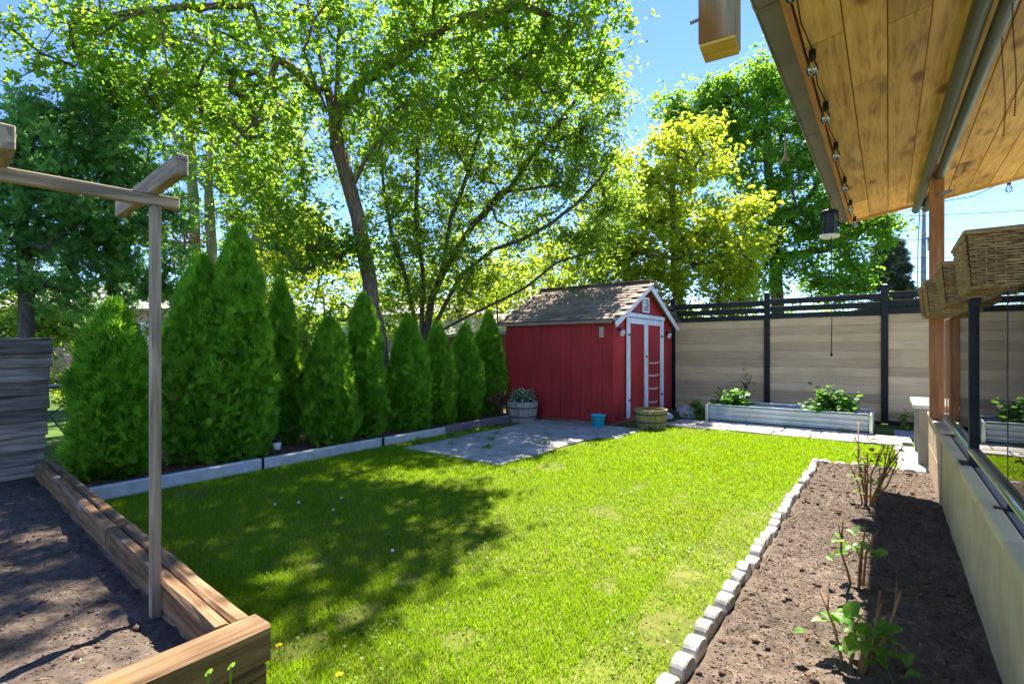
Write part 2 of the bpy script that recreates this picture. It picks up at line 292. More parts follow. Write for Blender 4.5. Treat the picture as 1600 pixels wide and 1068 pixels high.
# ------------------------------------------------------------------ ground, lawn, soil, paving
def heightfield(name, x0, x1, y0, y1, step, fz, m, inside=None):
    xs = np.arange(x0, x1 + step * .5, step); ys = np.arange(y0, y1 + step * .5, step); X, Y = np.meshgrid(xs, ys); Z = fz(X, Y)
    nx = len(xs); i = np.arange(len(ys) - 1)[:, None] * nx + np.arange(nx - 1)[None, :]; i = i.ravel()
    Fc = np.stack([i, i + 1, i + nx + 1, i + nx], 1)
    if inside is not None:
        cx, cy = (X[:-1, :-1] + step / 2).ravel(), (Y[:-1, :-1] + step / 2).ravel(); Fc = Fc[inside(cx, cy)]
    me = npmesh(name, np.stack([X, Y, Z], -1), Fc, m); me.polygons.foreach_set('use_smooth', [True] * len(me.polygons)); return link(name, me)
g = MB().add([(-300, -300, -.02), (300, -300, -.02), (300, 300, -.02), (-300, 300, -.02)], [(0, 1, 2, 3)]).obj('ground', M['ground']); tag(g, 'wide flat ground beyond the yard', 'ground', kind='structure')
def bed_line(x): return .965 + (-x - 1.98) * .0625           # outer side of the timber bed's long edge
def on_lawn(x, y):
    ok = (x > -5.37) & (y < 8.40 + .06 * np.sin(x * 5)) & (y > -1.2)
    ok &= ~((x < -1.83) & (y < bed_line(x) + .005))
    ok &= ~((x > -.70) & (y < 6.68)) & (x < .06 + .02 * np.sin(y * 9))
    ok &= ~((y > 4.42) & (x < -3.42 + .10 * np.sin(y * 2.2) + (np.clip(y - 6.4, 0, 1) * .22)) & (x > -5.02))
    ok &= ~((x < -3.3) & (y > 7.25)) & ~((x < -5.0) & (y > 6.6))
    ok &= ((x + 3.13) ** 2 + (y - 8.0) ** 2 > .25 ** 2)
    return ok
lawn = heightfield('lawn', -5.4, .1, -1.3, 8.45, .05, lambda X, Y: .006 * fbm(X, Y, 2.5, 3) + .002, M['turf'])
tag(lawn, 'lawn running from the timber bed to the shed', 'lawn', kind='structure')
rng = np.random.default_rng(11)
SPOTS = [(at(px, 545, 1)[:2] * EYE * F / (py - HYP), r) for px, py, r in ((560, 962, .10), (640, 905, .08), (860, 730, .16), (1075, 905, .10), (1050, 985, .14), (470, 1010, .10), (720, 1000, .07), (1125, 865, .08), (990, 860, .06), (1000, 760, .08), (1110, 712, .07), (500, 880, .07))]
def blades(n, region, hmin, hmax, wd, seg):
    x = rng.uniform(region[0], region[1], n); y = rng.uniform(region[2], region[3], n); d = x * FW[0] + y * FW[1]
    k = on_lawn(x, y) & (d > region[4]) & (d <= region[5])
    bare = fbm(x, y, 1.6, 21); edge = (np.abs(x + .80) < .22) & (y < 4.4); k &= ~((bare > .20) & (rng.random(n) < .75)) & ~(edge & (rng.random(n) < .55))
    for (c, r) in SPOTS: k &= ~((((x - c[0]) / r) ** 2 + ((y - c[1]) / (r * 1.3)) ** 2 < 1 + .8 * fbm(x, y, 14, 77)) & (rng.random(n) < .82))
    x, y = x[k], y[k]; n = len(x); lush = fbm(x, y, 1.1, 5) + .5
    h = rng.uniform(hmin, hmax, n) * (.7 + .6 * lush); a = rng.uniform(0, 2 * math.pi, n); ln = rng.uniform(.15, .85, n) * h; la = rng.uniform(0, 2 * math.pi, n)
    b = np.stack([x, y, np.zeros(n)], 1); s = np.stack([np.cos(a), np.sin(a), np.zeros(n)], 1) * (wd * rng.uniform(.7, 1.3, n))[:, None]
    tip = b + np.stack([np.cos(la) * ln, np.sin(la) * ln, h], 1)
    if seg == 1:
        return np.stack([b - s, b + s, tip], 1), 3
    mid = b + np.stack([np.cos(la) * ln * .3, np.sin(la) * ln * .3, h * .62], 1)
    return np.stack([b - s, b + s, mid + s * .8, tip, mid - s * .8], 1), 5
Vs, Fs, off = [], [], 0
for args in ((300000, (-3.9, -.6, -.4, 4.2, -9, 2.9), .015, .040, .0021, 1), (330000, (-5.4, .1, .6, 7.2, 2.9, 5.2), .016, .042, .0029, 1), (260000, (-5.4, .1, 1.0, 8.5, 5.2, 12), .016, .040, .0045, 1)):
    V, k = blades(*args); Vs.append(V.reshape(-1, 3)); Fs.append(np.arange(len(V) * 3).reshape(-1, 3) + off); off += len(V) * 3
gr = link('grass', npmesh('grass', np.concatenate(Vs), np.concatenate(Fs), M['grass'])); tag(gr, 'short bright green lawn grass with bare and yellowed patches', 'grass', kind='stuff')

def sprinkle(name, n, size, m, label, cat, clump, seed, aspect=.8, z=.014):
    rg = np.random.default_rng(seed); c = np.stack([rg.uniform(-5.3, .0, clump), rg.uniform(.8, 8.3, clump)], 1)
    xy = np.repeat(c, n // clump, 0) + rg.normal(size=(n // clump * clump, 2)) * .2 * np.repeat(rg.uniform(.3, 1.4, clump), n // clump)[:, None]; k = on_lawn(xy[:, 0], xy[:, 1]); xy = xy[k]; m_ = len(xy)
    a = rg.uniform(0, 6.28, m_); s = size * rg.uniform(.6, 1.3, m_); T = np.stack([np.cos(a), np.sin(a), rg.normal(size=m_) * .25], 1) * s[:, None]; Bn = np.stack([-np.sin(a), np.cos(a), rg.normal(size=m_) * .25], 1) * (s * aspect)[:, None]; P = np.concatenate([xy, (z + rg.uniform(0, .014, m_))[:, None]], 1)
    o = link(name, npmesh(name, np.stack([P - T, P + Bn, P + T, P - Bn], 1), np.arange(m_ * 4).reshape(-1, 4), m)); tag(o, label, cat, kind='stuff')
sprinkle('clover', 7000, .008, M['weed'], 'patches of darker clover leaves among the lawn grass', 'clover', 130, 301, .9, .018)
sprinkle('lawn_litter', 2600, .012, M['leaf_brown'], 'dry brown leaf scraps fallen on the lawn', 'leaf litter', 900, 302, .3, .012)
def soil_left(X, Y): return .150 + .030 * fbm(X, Y, 3.0, 8, 5) + .034 * fbm(X, Y, 13, 9, 3) - .02 * np.clip(1 - (bed_line(X) - .14 - Y) / .25, 0, 1)
def soil_right(X, Y): return .030 + .035 * fbm(X, Y, 2.2, 18, 5) + .036 * fbm(X, Y, 12, 19, 3) + .03 * np.clip(1 - np.abs(X + .15) / .5, 0, 1)
s1 = heightfield('bed_soil', -6.3, -1.95, -2.2, 1.16, .02, soil_left, M['soil'], lambda x, y: y < bed_line(x) - .05); tag(s1, 'bare brown soil filling the raised timber bed', 'soil', kind='structure')
s2 = heightfield('border_soil', -.62, .36, -.6, 6.66, .016, soil_right, M['soil']); tag(s2, 'bare brown soil of the border along the low wall', 'soil', kind='structure')
def clods(name, n, x0, x1, y0, y1, fz, smin, smax, label, m, chips=0, inside=None):
    x = rng.uniform(x0, x1, n); y = rng.uniform(y0, y1, n)
    if inside is not None: k = inside(x, y); x, y = x[k], y[k]; n = len(x)
    s = rng.uniform(smin, smax, n) * rng.uniform(.4, 1, n); O = np.array([(1, 0, 0), (-1, 0, 0), (0, 1, 0), (0, -1, 0), (0, 0, 1), (0, 0, -1)], float)
    V = O[None] * s[:, None, None] * rng.uniform(.6, 1.35, (n, 6, 1)); V[:, :, 2] *= .7; a = rng.uniform(0, 6.3, n); ca, sa = np.cos(a)[:, None], np.sin(a)[:, None]
    if chips: V[:, :, 0] *= 2.4; V[:, :, 1] *= .5; V[:, :, 2] *= .35
    X = V[:, :, 0] * ca - V[:, :, 1] * sa; Y = V[:, :, 0] * sa + V[:, :, 1] * ca; V[:, :, 0] = X + x[:, None]; V[:, :, 1] = Y + y[:, None]; V[:, :, 2] += (fz(x, y) + s * .2)[:, None]
    T = np.array([(0, 2, 4), (2, 1, 4), (1, 3, 4), (3, 0, 4), (2, 0, 5), (1, 2, 5), (3, 1, 5), (0, 3, 5)]); Fc = (np.arange(n)[:, None, None] * 6 + T[None]).reshape(-1, 3)
    o = link(name, npmesh(name, V, Fc, m)); tag(o, label, 'soil crumbs', kind='stuff'); return o
inbed = lambda x, y: (y < bed_line(x) - .16)
clods('soil_crumbs', 30000, -6.1, -2.0, -1.4, 1.0, soil_left, .002, .008, 'loose crumbs of soil in the raised timber bed', M['clod'], 0, inbed)
clods('soil_crumbs', 30000, -.6, .34, .3, 6.6, soil_right, .002, .0075, 'loose crumbs of soil in the border by the wall', M['clod'])
clods('soil_clods', 420, -.6, .34, .3, 6.6, soil_right, .012, .028, 'larger clods of soil in the border by the wall', M['clod'])
clods('soil_clods', 420, -6.0, -2.0, -1.2, 1.0, soil_left, .012, .03, 'larger clods of soil in the raised bed', M['clod'], 0, inbed)
clods('dry_leaves', 260, -.6, .34, .3, 6.6, soil_right, .010, .024, 'dry leaf scraps on the border soil', M['leaf_brown'], 1)
clods('wood_chips', 1300, -.6, .34, .3, 6.6, soil_right, .004, .010, 'pale wood chips scattered over the border soil', M['rope'], 1)
clods('wood_chips', 900, -6.0, -2.0, -1.2, 1.0, soil_left, .004, .010, 'pale wood chips scattered over the raised bed', M['rope'], 1, inbed)
mz = lambda X, Y: .075 + .05 * fbm(X, Y, 2, 31) + .03 * fbm(X, Y, 12, 32)
s3 = heightfield('hedge_strip', -7.2, -5.44, 1.2, 8.2, .04, mz, M['mulch']); tag(s3, 'dark mulched strip under the clipped evergreens', 'mulch', kind='structure')
clods('leaf_litter', 3500, -6.6, -5.48, 1.3, 7.7, mz, .008, .024, 'dry brown leaf litter under the clipped evergreens', M['leaf_brown'], 1)

def paving(name, label, rows, m, z=.012, th=.05):     # rows: lists of (x0,x1,y0,y1) slabs
    r = empty(name); tag(r, label, 'paving', kind='structure')
    for (x0, x1, y0, y1) in rows:
        j = lambda: random.uniform(-.008, .008); dz = random.uniform(-.004, .004)
        b = MB().box((0, 0, 0), (x1 - x0 - .014, y1 - y0 - .014, th), bev=.009)
        b.v = [(x + (j() if zz > 0 else 0), y + (j() if zz > 0 else 0), zz + random.uniform(-.002, .002)) for x, y, zz in b.v]
        b.obj('paving_stone', m, r, ((x0 + x1) / 2, (y0 + y1) / 2, z - th / 2 + .012 + dz), (0, 0, random.uniform(-.012, .012)))
    return r
rows = []
y = 4.42
for k, dy in enumerate((.52, .60, .55, .58, .56, .50)):
    xs = [-5.06, -4.50, -3.98, -3.45] if k % 2 == 0 else [-5.04, -4.72, -4.18, -3.70, -3.42]
    if k > 3: xs = xs + [-3.12]
    rows += [(a, b, y, y + dy) for a, b in zip(xs, xs[1:])]; y += dy
paving('patio', 'grey stone slab patio in front of the red shed', rows, M['slab'])
rows = []
x = -3.25
while x < .1:
    wd = random.uniform(.50, .66); rows.append((x, x + wd, 8.44, 8.76)); x += wd
x = -3.05
while x < .1:
    wd = random.uniform(.46, .6); rows.append((x, x + wd, 8.77, 9.30)); x += wd
paving('stone_path', 'row of pale stone slabs between lawn and metal planter', rows, M['slab'])
rows = []
y = 6.75
while y < 8.3: dy = random.uniform(.34, .46); rows.append((.07, .36, y, min(y + dy, 8.43))); y += dy
paving('side_path', 'short run of pale slabs beside the grey table', rows, M['slab'])
rows = []
for k in range(8):
    for q in range(9): x0 = .12 - .06 * (k % 2) + q * .2; rows.append((x0, x0 + .2, 9.32 + k * .1 + .0, 9.42 + k * .1))
paving('brick_pavers', 'bluish brick pavers by the fence post', rows, M['brickblue'], .008)

# kerb along the evergreens
k = empty('garden_kerb', (-5.42, 1.2, 0)); tag(k, 'low straight kerb between the lawn and the row of evergreens', 'kerb')
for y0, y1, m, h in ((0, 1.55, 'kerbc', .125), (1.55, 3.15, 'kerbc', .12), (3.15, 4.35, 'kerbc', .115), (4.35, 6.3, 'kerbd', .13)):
    MB().box((0, (y0 + y1) / 2, h / 2), (.075, y1 - y0 - .006, h), bev=.01).obj('kerb_stone', M[m], k)
MB().box((.028, 1.56, .05), (.02, .02, .16)).obj('stake', M['black'], k); MB().box((.046, 3.16, .06), (.02, .02, .14)).obj('stake', M['black'], k)

# ------------------------------------------------------------------ raised timber bed, trellis and plank screen on the left
BED = math.atan2(.26, -4.16) - math.pi                # direction of the bed's long side
b = empty('raised_bed', (-1.97, .895, 0), BED); tag(b, 'raised bed of weathered brown timbers with split top, at lower left', 'raised bed')
def beam(nm, x0, x1, y0, y1, z0, z1, m, parent, bev=.012, jit=.003, rz=0):
    mb = MB(); n = max(2, int(max(x1 - x0, y1 - y0) / .25)); alongx = (x1 - x0) > (y1 - y0); sec = []
    for i in range(n + 1):
        t = i / n; c = (x0 + (x1 - x0) * t, None) if alongx else (y0 + (y1 - y0) * t, None); j = lambda: random.uniform(-jit, jit)
        lo, hi = (y0, y1) if alongx else (x0, x1); ring = []
        for a, bz in ((lo + bev, z0), (hi - bev, z0), (hi, z0 + bev), (hi, z1 - bev), (hi - bev, z1), (lo + bev, z1), (lo, z1 - bev), (lo, z0 + bev)):
            ring.append((c[0], a + j(), bz + j()) if alongx else (a + j(), c[0], bz + j()))
        sec += ring
    fs = [(i * 8 + q, i * 8 + (q + 1) % 8, (i + 1) * 8 + (q + 1) % 8, (i + 1) * 8 + q) for i in range(n) for q in range(8)] + [tuple(range(8)), tuple(n * 8 + q for q in range(8))]
    mb.add(sec, fs); return mb.obj(nm, m, parent, rot=(0, 0, rz))
for x0, x1 in ((-1.60, -.004), (-4.20, -1.608)):
    beam('timber', x0, x1, -.068, .068, 0, .138, M['timber_x'], b)
    # upper course split lengthwise: two long pieces with an open crack between
    beam('timber', x0, x1, -.068, -.006, .141, .280, M['timber_x'], b); beam('timber', x0, x1, .004, .068, .141, .276, M['timber_x'], b)
beam('timber', .003, .135, -3.2, .075, .141, .284, M['timber_y'], b, rz=-BED * 1); beam('timber', -.006, .126, -3.2, .062, 0, .138, M['timber_y'], b, rz=-BED * 1)
t = empty('trellis_frame', (-2.585, .846, .12)); tag(t, 'grey weathered wooden trellis frame standing in the raised bed', 'trellis')
beam('post', -.019, .019, -.017, .017, -.10, 1.805, M['grey_z'], t, .003, .0015)
def stick(nm, p0, p1, wd, ht, m, parent):
    p0, p1 = Vector(p0), Vector(p1); L = (p1 - p0).length; mb = MB(); mb.box((L / 2, 0, 0), (L, wd, ht), bev=.004)
    o = mb.obj(nm, m, parent, p0); o.rotation_euler = (p1 - p0).to_track_quat('X', 'Z').to_euler(); return o
stick('rail', (.010, .09, 1.832), (-.42, -1.9, 1.87), .045, .050, M['grey_x'], t)
stick('crosspiece', (.385, -.035, 1.897), (-.60, .04, 1.897), .042, .08, M['grey_x'], t)
stick('crosspiece', (.165, -.49, 1.908), (-.76, -.42, 1.908), .045, .085, M['grey_x'], t)
beam('post', -.44, -.39, -1.93, -1.885, -.10, 1.84, M['grey_z'], t, .003, .0015)
s = empty('plank_screen', (-6.19, 1.20, .16)); tag(s, 'blue grey weathered plank screen at the far end of the raised bed', 'screen')
z = 0
for i, h in enumerate((.115, .13, .12, .125, .115, .13, .12, .13, .12, .135)):
    y1 = -.055 + i * .009 + random.uniform(-.015, .012); sag = random.uniform(-.006, .006)
    mb = MB(); mb.box((0, (y1 - 2.6) / 2, h / 2 - .002), (.024, y1 + 2.6, h + .010), bev=.004)
    mb.obj('plank', M['plank'], s, (random.uniform(-.008, .010), 0, z), (random.uniform(-.003, .003) + .02, R(random.uniform(-12, -8)), 0)); z += h
MB().box((-.06, -.20, .62), (.05, .09, 1.24), bev=.004).obj('upright', M['grey_z'], s); MB().box((-.06, -1.5, .62), (.05, .09, 1.24), bev=.004).obj('upright', M['grey_z'], s)

# ------------------------------------------------------------------ red shed
X0, X1, Y0, Y1, EZ, RZ = -5.92, -3.68, 7.76, 10.54, 1.80, 2.50; YM = (Y0 + Y1) / 2
sh = empty('garden_shed', (X1, Y0, 0)); tag(sh, 'dark red garden shed with white trimmed double door and brown shingled roof', 'shed')
O = lambda x, y, z: (x - X1, y - Y0, z)
MB().box(O((X0 + X1) / 2, YM, .03), (X1 - X0 + .06, Y1 - Y0 + .06, .06), bev=.01).obj('floor_base', M['timber_x'], sh)
nb = 11
for i in range(nb):
    wd = (X1 - X0) / nb; x = X0 + wd * (i + .5)
    MB().box(O(x, Y0 + .01, .06 + (EZ - .04) / 2), (wd - .0035, .022, EZ - .04), bev=.003).obj('siding_board', M['red'], sh)
wg = MB(); wg.prism([(Y0 + .022 - Y0, .06), (Y1 - Y0, .06), (Y1 - Y0, EZ), (YM - Y0, RZ - .02), (.022, EZ)], -.03, -.004, 'x'); wg.obj('gable_wall', M['red'], sh)
MB().prism([(.022, .06), (Y1 - Y0, .06), (Y1 - Y0, EZ), (YM - Y0, RZ - .02), (.022, EZ)], X0 - X1, X0 - X1 + .03, 'x').obj('gable_wall', M['red'], sh)
MB().box(O((X0 + X1) / 2, Y1 + .01, .06 + EZ / 2), (X1 - X0, .02, EZ)).obj('rear_wall', M['red'], sh)
for y_ in (.018, 2.76): MB().box((.006, y_, .95), (.02, .055, 1.76), bev=.004).obj('corner_board', M['red'], sh)
# door set
dy0, dy1, dz0, dz1 = 8.25 - Y0, 10.02 - Y0, .10, 1.86; dm = (dy0 + dy1) / 2
dr = []
for a, c in ((dy0 + .07, dm - .003), (dm + .003, dy1 - .07)):
    d_ = MB().box((.012, (a + c) / 2, (dz0 + dz1) / 2), (.022, c - a, dz1 - dz0), bev=.003).obj('door', M['red'], sh); dr.append(d_)
    for yy, wd in ((a + .04, .08), (c - .045, .09)): MB().box((.028, yy, (dz0 + dz1) / 2), (.014, wd, dz1 - dz0 - .01), bev=.003).obj('trim_board', M['white'], d_)
    MB().box((.027, (a + c) / 2, dz1 - .055), (.013, c - a - .172, .10), bev=.003).obj('trim_board', M['white'], d_)
for yy in (dy0 + .03, dy1 - .03): MB().box((.030, yy, (dz0 + dz1) / 2 + .02), (.026, .07, dz1 - dz0 + .06), bev=.004).obj('door_frame', M['white'], sh)
MB().box((.034, dm, dz1 + .045), (.03, dy1 - dy0 + .09, .075), bev=.004).obj('door_frame', M['white'], sh)
MB().box((.045, dm - .02, 1.16), (.02, .05, .035), bev=.004).obj('latch', M['hoop'], dr[0])
for d_, yy in ((dr[0], dy0 + .09), (dr[1], dy1 - .09)):
    for zz in (.4, 1.55): MB().box((.040, yy, zz), (.012, .11, .035), bev=.003).obj('hinge', M['hoop'], d_)
# small gable window
wn = MB(); wy0, wy1, wz0, wz1 = 8.985 - Y0, 9.275 - Y0, 2.0, 2.25
win = MB().box((.004, (wy0 + wy1) / 2, (wz0 + wz1) / 2), (.012, wy1 - wy0, wz1 - wz0)).obj('window', M['glassdark'], sh)
fr = MB()
for yy in (wy0, wy1): fr.box((.018, yy, (wz0 + wz1) / 2), (.022, .036, wz1 - wz0 + .036))
for zz in (wz0, wz1): fr.box((.019, (wy0 + wy1) / 2, zz), (.02, wy1 - wy0 - .036, .036))
fr.obj('window_frame', M['white'], win)
mu = MB()
for q in (1 / 3, 2 / 3): mu.box((.0135, wy0 + (wy1 - wy0) * q, (wz0 + wz1) / 2), (.007, .012, wz1 - wz0 - .05))
for q in (.25, .5, .75): mu.box((.0125, (wy0 + wy1) / 2, wz0 + (wz1 - wz0) * q), (.006, wy1 - wy0 - .05, .012))
mu.obj('muntin', M['white'], win)
# roof
slope = math.atan2(RZ - EZ, YM - Y0); sl_len = (YM - Y0 + .13) / math.cos(slope)
roof = empty('roof', (0, 0, 0), parent=sh)
xa, xb = X0 - X1 - .10, .12
for sgn in (1, -1):
    yb = -.13 if sgn > 0 else Y1 - Y0 + .13; zb = EZ + .035 - .13 * math.tan(slope)
    c = ((xa + xb) / 2, yb + sgn * math.cos(slope) * sl_len / 2, zb + math.sin(slope) * sl_len / 2)
    MB().box(c, (xb - xa, sl_len, .03), rot=Matrix.Rotation(sgn * slope, 3, 'X')).obj('roof_deck', M['shingle'], roof)
    nrow = 13; ex = sl_len / nrow; sm = MB().box((0, 0, 0), (.30, ex * 1.35, .010), bev=.002).mesh('shingle', M['shingle'])
    for r_ in range(nrow):
        x = xa + (.15 if r_ % 2 else 0) - .02
        while x < xb - .1:
            q = ex * (r_ + .62); p = (x + .15, yb + sgn * math.cos(slope) * q - sgn * math.sin(slope) * .028, zb + math.sin(slope) * q + math.cos(slope) * .028 + random.uniform(0, .004))
            o = link('shingle', sm, roof, p, (sgn * (slope - .075 + random.uniform(-.03, .02)), random.uniform(-.012, .012), random.uniform(-.015, .015))); x += .303
    # barge boards on the front gable
    for xx in (.085,):
        MB().box((xx + .03, yb + sgn * (math.cos(slope) * sl_len / 2 + .0), c[2] - .065), (.028, sl_len - .004, .10), rot=Matrix.Rotation(sgn * slope, 3, 'X'), bev=.004).obj('barge_board', M['white'], roof)
MB().box(((xa + xb) / 2, YM - Y0, RZ + .085), (xb - xa, .16, .014), bev=.003).obj('ridge_cap', M['shingle'], roof)
MB().box(((xa + xb) / 2 - .03, -.138, EZ - .045), (xb - xa - .08, .018, .05)).obj('eave_board', M['shingle'], roof)
# fittings fixed to the shed
def wall_lamp(p, lab, rx):
    l_ = empty('shed_lamp', p); tag(l_, lab, 'lamp')
    MB().box((.02, 0, .035), (.05, .06, .05), bev=.006).obj('lamp_housing', M['black'], l_); MB().box((.055, rx, -.03), (.06, .085, .10), rot=Matrix.Rotation(.35, 3, 'Y'), bev=.012).obj('lamp_lens', M['lens'], l_)
wall_lamp((X1 + .016, 7.97, 1.60), 'small white lamp on the shed front left of the double door', .012); wall_lamp((X1 + .016, 10.26, 1.60), 'small white lamp on the shed front right of the double door', 0)
bx = empty('wall_box', (-3.87, Y0 - .002, 1.50)); tag(bx, 'narrow tan box fixed high on the shed side near its front corner', 'box')
MB().box((0, -.03, .08), (.075, .06, .17), bev=.008).obj('box_body', M['tanboard'], bx); MB().box((0, -.035, .172), (.09, .075, .014), bev=.003).obj('box_lid', M['grey_x'], bx)
tc_ = empty('tomato_cage', (X1 + .15, 9.02, 0)); tag(tc_, 'pale wire plant cage leaning on the shed double door', 'plant cage')
for zz, rr in ((1.05, .21), (.82, .19), (.58, .17), (.33, .14)):
    MB().tube([(.05 + rr * .45 * math.cos(a) + (.11 if 0 else 0), rr * math.sin(a), zz + .01 * math.sin(a * 2)) for a in np.linspace(0, 2 * math.pi, 25)], .0045, 5).obj('wire_ring', M['cream'], tc_)
for a in (0.5, 3.6): MB().tube([(.05 + .05 * math.cos(a), .21 * math.sin(a), 1.1), (.05 + .03 * math.cos(a), .11 * math.sin(a), .02)], .0007, 4).obj('wire_leg', M['galv'], tc_)

# tubs, bucket
def tub(name, loc, r0, r1, h, mstave, label, hoops, fill):
    t = empty(name, loc); tag(t, label, 'planter'); n = 18; th = .02
    prof = lambda a, z: r0 + (r1 - r0) * z / h + .012 * math.sin(math.pi * z / h)
    mb = MB(); da = math.pi / n - .012; vs = []
    zs = [0, h * .33, h * .66, h]
    for z_ in zs:
        for rr in (prof(0, z_) - th, prof(0, z_)):
            for a in (-da, 0, da): vs.append((rr * math.cos(a), rr * math.sin(a), z_))
    fs = []
    for i in range(3):
        q = i * 6
        for a, b_ in ((3, 4), (4, 5), (5, 2), (2, 1), (1, 0), (0, 3)): fs.append((q + a, q + b_, q + 6 + b_, q + 6 + a))
    fs += [(0, 1, 4, 3), (1, 2, 5, 4), (18, 19, 22, 21), (19, 20, 23, 22)]
    me = mb.add(vs, fs).mesh('stave', mstave)
    for i in range(n): link('stave', me, t, (0, 0, random.uniform(-.003, .003)), (0, 0, 2 * math.pi * i / n))
    for q in hoops:
        z_ = h * q; r_ = prof(0, z_) + .003; MB().lathe([(r_ - .001, z_ - .011), (r_ + .003, z_ - .011), (r_ + .004, z_ + .011), (r_ - .001, z_ + .011)], 36).obj('hoop', M['hoop'], t, smooth=True)
    zf = h * fill; s_ = MB().lathe([(prof(0, zf) - th - .002, zf - .01), (.15, zf + .015), (.001, zf + .02)], 24).obj('potting_soil', M['mulch'], t); return t
tub('barrel_planter', (-5.28, 7.42, 0.0), .225, .275, .36, M['stave'], 'grey half barrel planter holding the hosta by the shed side', (.28, .72), .86)
tub('barrel_planter', (-3.13, 8.0, 0.0), .215, .272, .32, M['stave_moss'], 'mossy half barrel planter in front of the shed door', (.38, .78), .84)
tbk = empty('bucket', (-3.83, 7.52, .016)); tag(tbk, 'small teal plastic bucket against the shed side', 'bucket')
MB().lathe([(.001, .0), (.088, 0), (.092, .004), (.115, .185), (.125, .187), (.126, .208), (.116, .210), (.110, .19), (.088, .01), (.001, .01)], 32).obj('bucket_body', M['teal'], tbk, smooth=True)
pr = MB()
for zz, a0, a1 in ((.125, -2.25, -1.75), (.105, -2.25, -1.85)): pr.lathe([(.0885 + .027 * zz / .185 + .0025, zz), (.0895 + .027 * zz / .185 + .0025, zz + .008)], 8, a0=a0, a1=a1)
pr.lathe([(.0995, .045), (.1008, .055)], 8, a0=-2.2, a1=-1.6); pr.obj('print', M['teal_dark'], tbk)
MB().tube([(.126 * math.cos(a), .126 * math.sin(a) * .55 - .06, .20 - .045 * math.sin(max(0, (a - math.pi) / 1)) - .02) for a in np.linspace(math.pi, 2 * math.pi, 14)], .003, 5).obj('bail_handle', M['steel'], tbk)

# ------------------------------------------------------------------ corrugated planter, fence
mp = empty('metal_planter', (-2.61, 9.36, 0)); tag(mp, 'long low galvanised corrugated planter by the fence', 'planter'); L, D, Hh = 2.40, .78, .31
def corr(nm, horizontal_len, place):
    n = 64; z = np.linspace(.012, Hh - .012, n); off = .021 * np.sin(z / (Hh - .024) * 2 * math.pi * 3.5); vs = []; fs = []
    for i in range(n):
        for u in (0, horizontal_len): vs.append(place(u, off[i], z[i]))
    for i in range(n - 1): fs.append((2 * i, 2 * i + 1, 2 * i + 3, 2 * i + 2))
    MB().add(vs, fs).obj(nm, M['galv'], mp, smooth=True, recalc=False)
corr('corrugated_panel', L - .06, lambda u, o, z_: (u + .03, o, z_)); corr('corrugated_panel', L - .06, lambda u, o, z_: (u + .03, D - o, z_))
corr('corrugated_panel', D - .06, lambda u, o, z_: (o, u + .03, z_)); corr('corrugated_panel', D - .06, lambda u, o, z_: (L - o, u + .03, z_))
for x_ in (0, L):
    for y_ in (0, D): MB().box((x_, y_, Hh / 2), (.05, .05, Hh - .004), bev=.006).obj('corner_post', M['galv'], mp)
for c, sz in (((L / 2, 0, Hh + .002), (L - .05, .03, .018)), ((L / 2, D, Hh + .002), (L - .05, .03, .018)), ((0, D / 2, Hh + .001), (.03, D - .05, .018)), ((L, D / 2, Hh + .001), (.03, D - .05, .018))): MB().box(c, sz, bev=.004).obj('rim', M['galv'], mp)
MB().box((L / 2, D / 2, .13), (L - .06, D - .06, .2)).obj('planter_soil', M['mulch'], mp)

fe = empty('privacy_fence', (-.05, 11.0, 0)); tag(fe, 'tan composite board privacy fence with black posts and black slatted top', 'fence')
FH = 1.86; bh = FH / 12
pm = MB().box((0, 0, 1.205), (.10, .10, 2.41), bev=.004).mesh('post', M['black']); cm = MB().lathe([(.001, .035), (.062, .012), (.064, 0), (.001, 0)], 4).mesh('post_cap', M['black'])
bm_ = MB().box((0, 0, bh / 2), (1.775, .022, bh - .0004), bev=.008).mesh('fence_board', M['composite'])
sm_ = MB().box((0, 0, 0), (1.75, .03, .105), bev=.003).mesh('slat', M['black']); rm_ = MB().box((0, 0, 0), (1.77, .05, .10), bev=.003).mesh('rail', M['black'])
for k in range(-3, 4):
    xk = k * 1.86 + (.005 * k); dz = -.02 * max(0, -k)
    p_ = link('post', pm, fe, (xk, 0, dz)); link('post_cap', cm, p_, (0, 0, 2.41), (0, 0, R(45)))
    if k == 3: break
    for i in range(12): link('fence_board', bm_, fe, (xk + .93, .004, .05 + i * bh + dz))
    link('rail', rm_, fe, (xk + .93, 0, .05 + FH + .052 + dz)); link('slat', sm_, fe, (xk + .93, 0, .05 + FH + .19 + dz)); link('slat', sm_, fe, (xk + .93, 0, .05 + FH + .335 + dz))
    link('kick_board', rm_, fe, (xk + .93, .0, .0 + dz))

# ------------------------------------------------------------------ low wall, skirting, deck, glass railing, table
wl = empty('low_wall', (.35, 0, 0)); tag(wl, 'low parged grey wall with stone coping on the right', 'wall')
MB().prism([(0, 0), (.30, 0), (.30, .553), (0, .553)], -3, 5.36, 'y').obj('wall_body', M['wall'], wl)
y = -3.0
while y < 5.3:
    y2 = min(y + 1.39, 5.36); MB().box((.018, (y + y2) / 2, .580), (.066, y2 - y - .003, .05), bev=.008).obj('coping', M['wall'], wl); MB().box((.22, (y + y2) / 2, .578), (.32, y2 - y - .004, .045), bev=.004).obj('coping', M['cap'], wl); y = y2
sk = empty('skirting', (.335, 5.365, 0)); tag(sk, 'tan board clad wall end below the wooden post', 'wall')
for z0, z1 in ((.0, .325), (.329, .61)): MB().box((.02, .745, (z0 + z1) / 2), (.035, 1.49, z1 - z0 - .003), bev=.004).obj('skirting_board', M['tanboard'], sk)
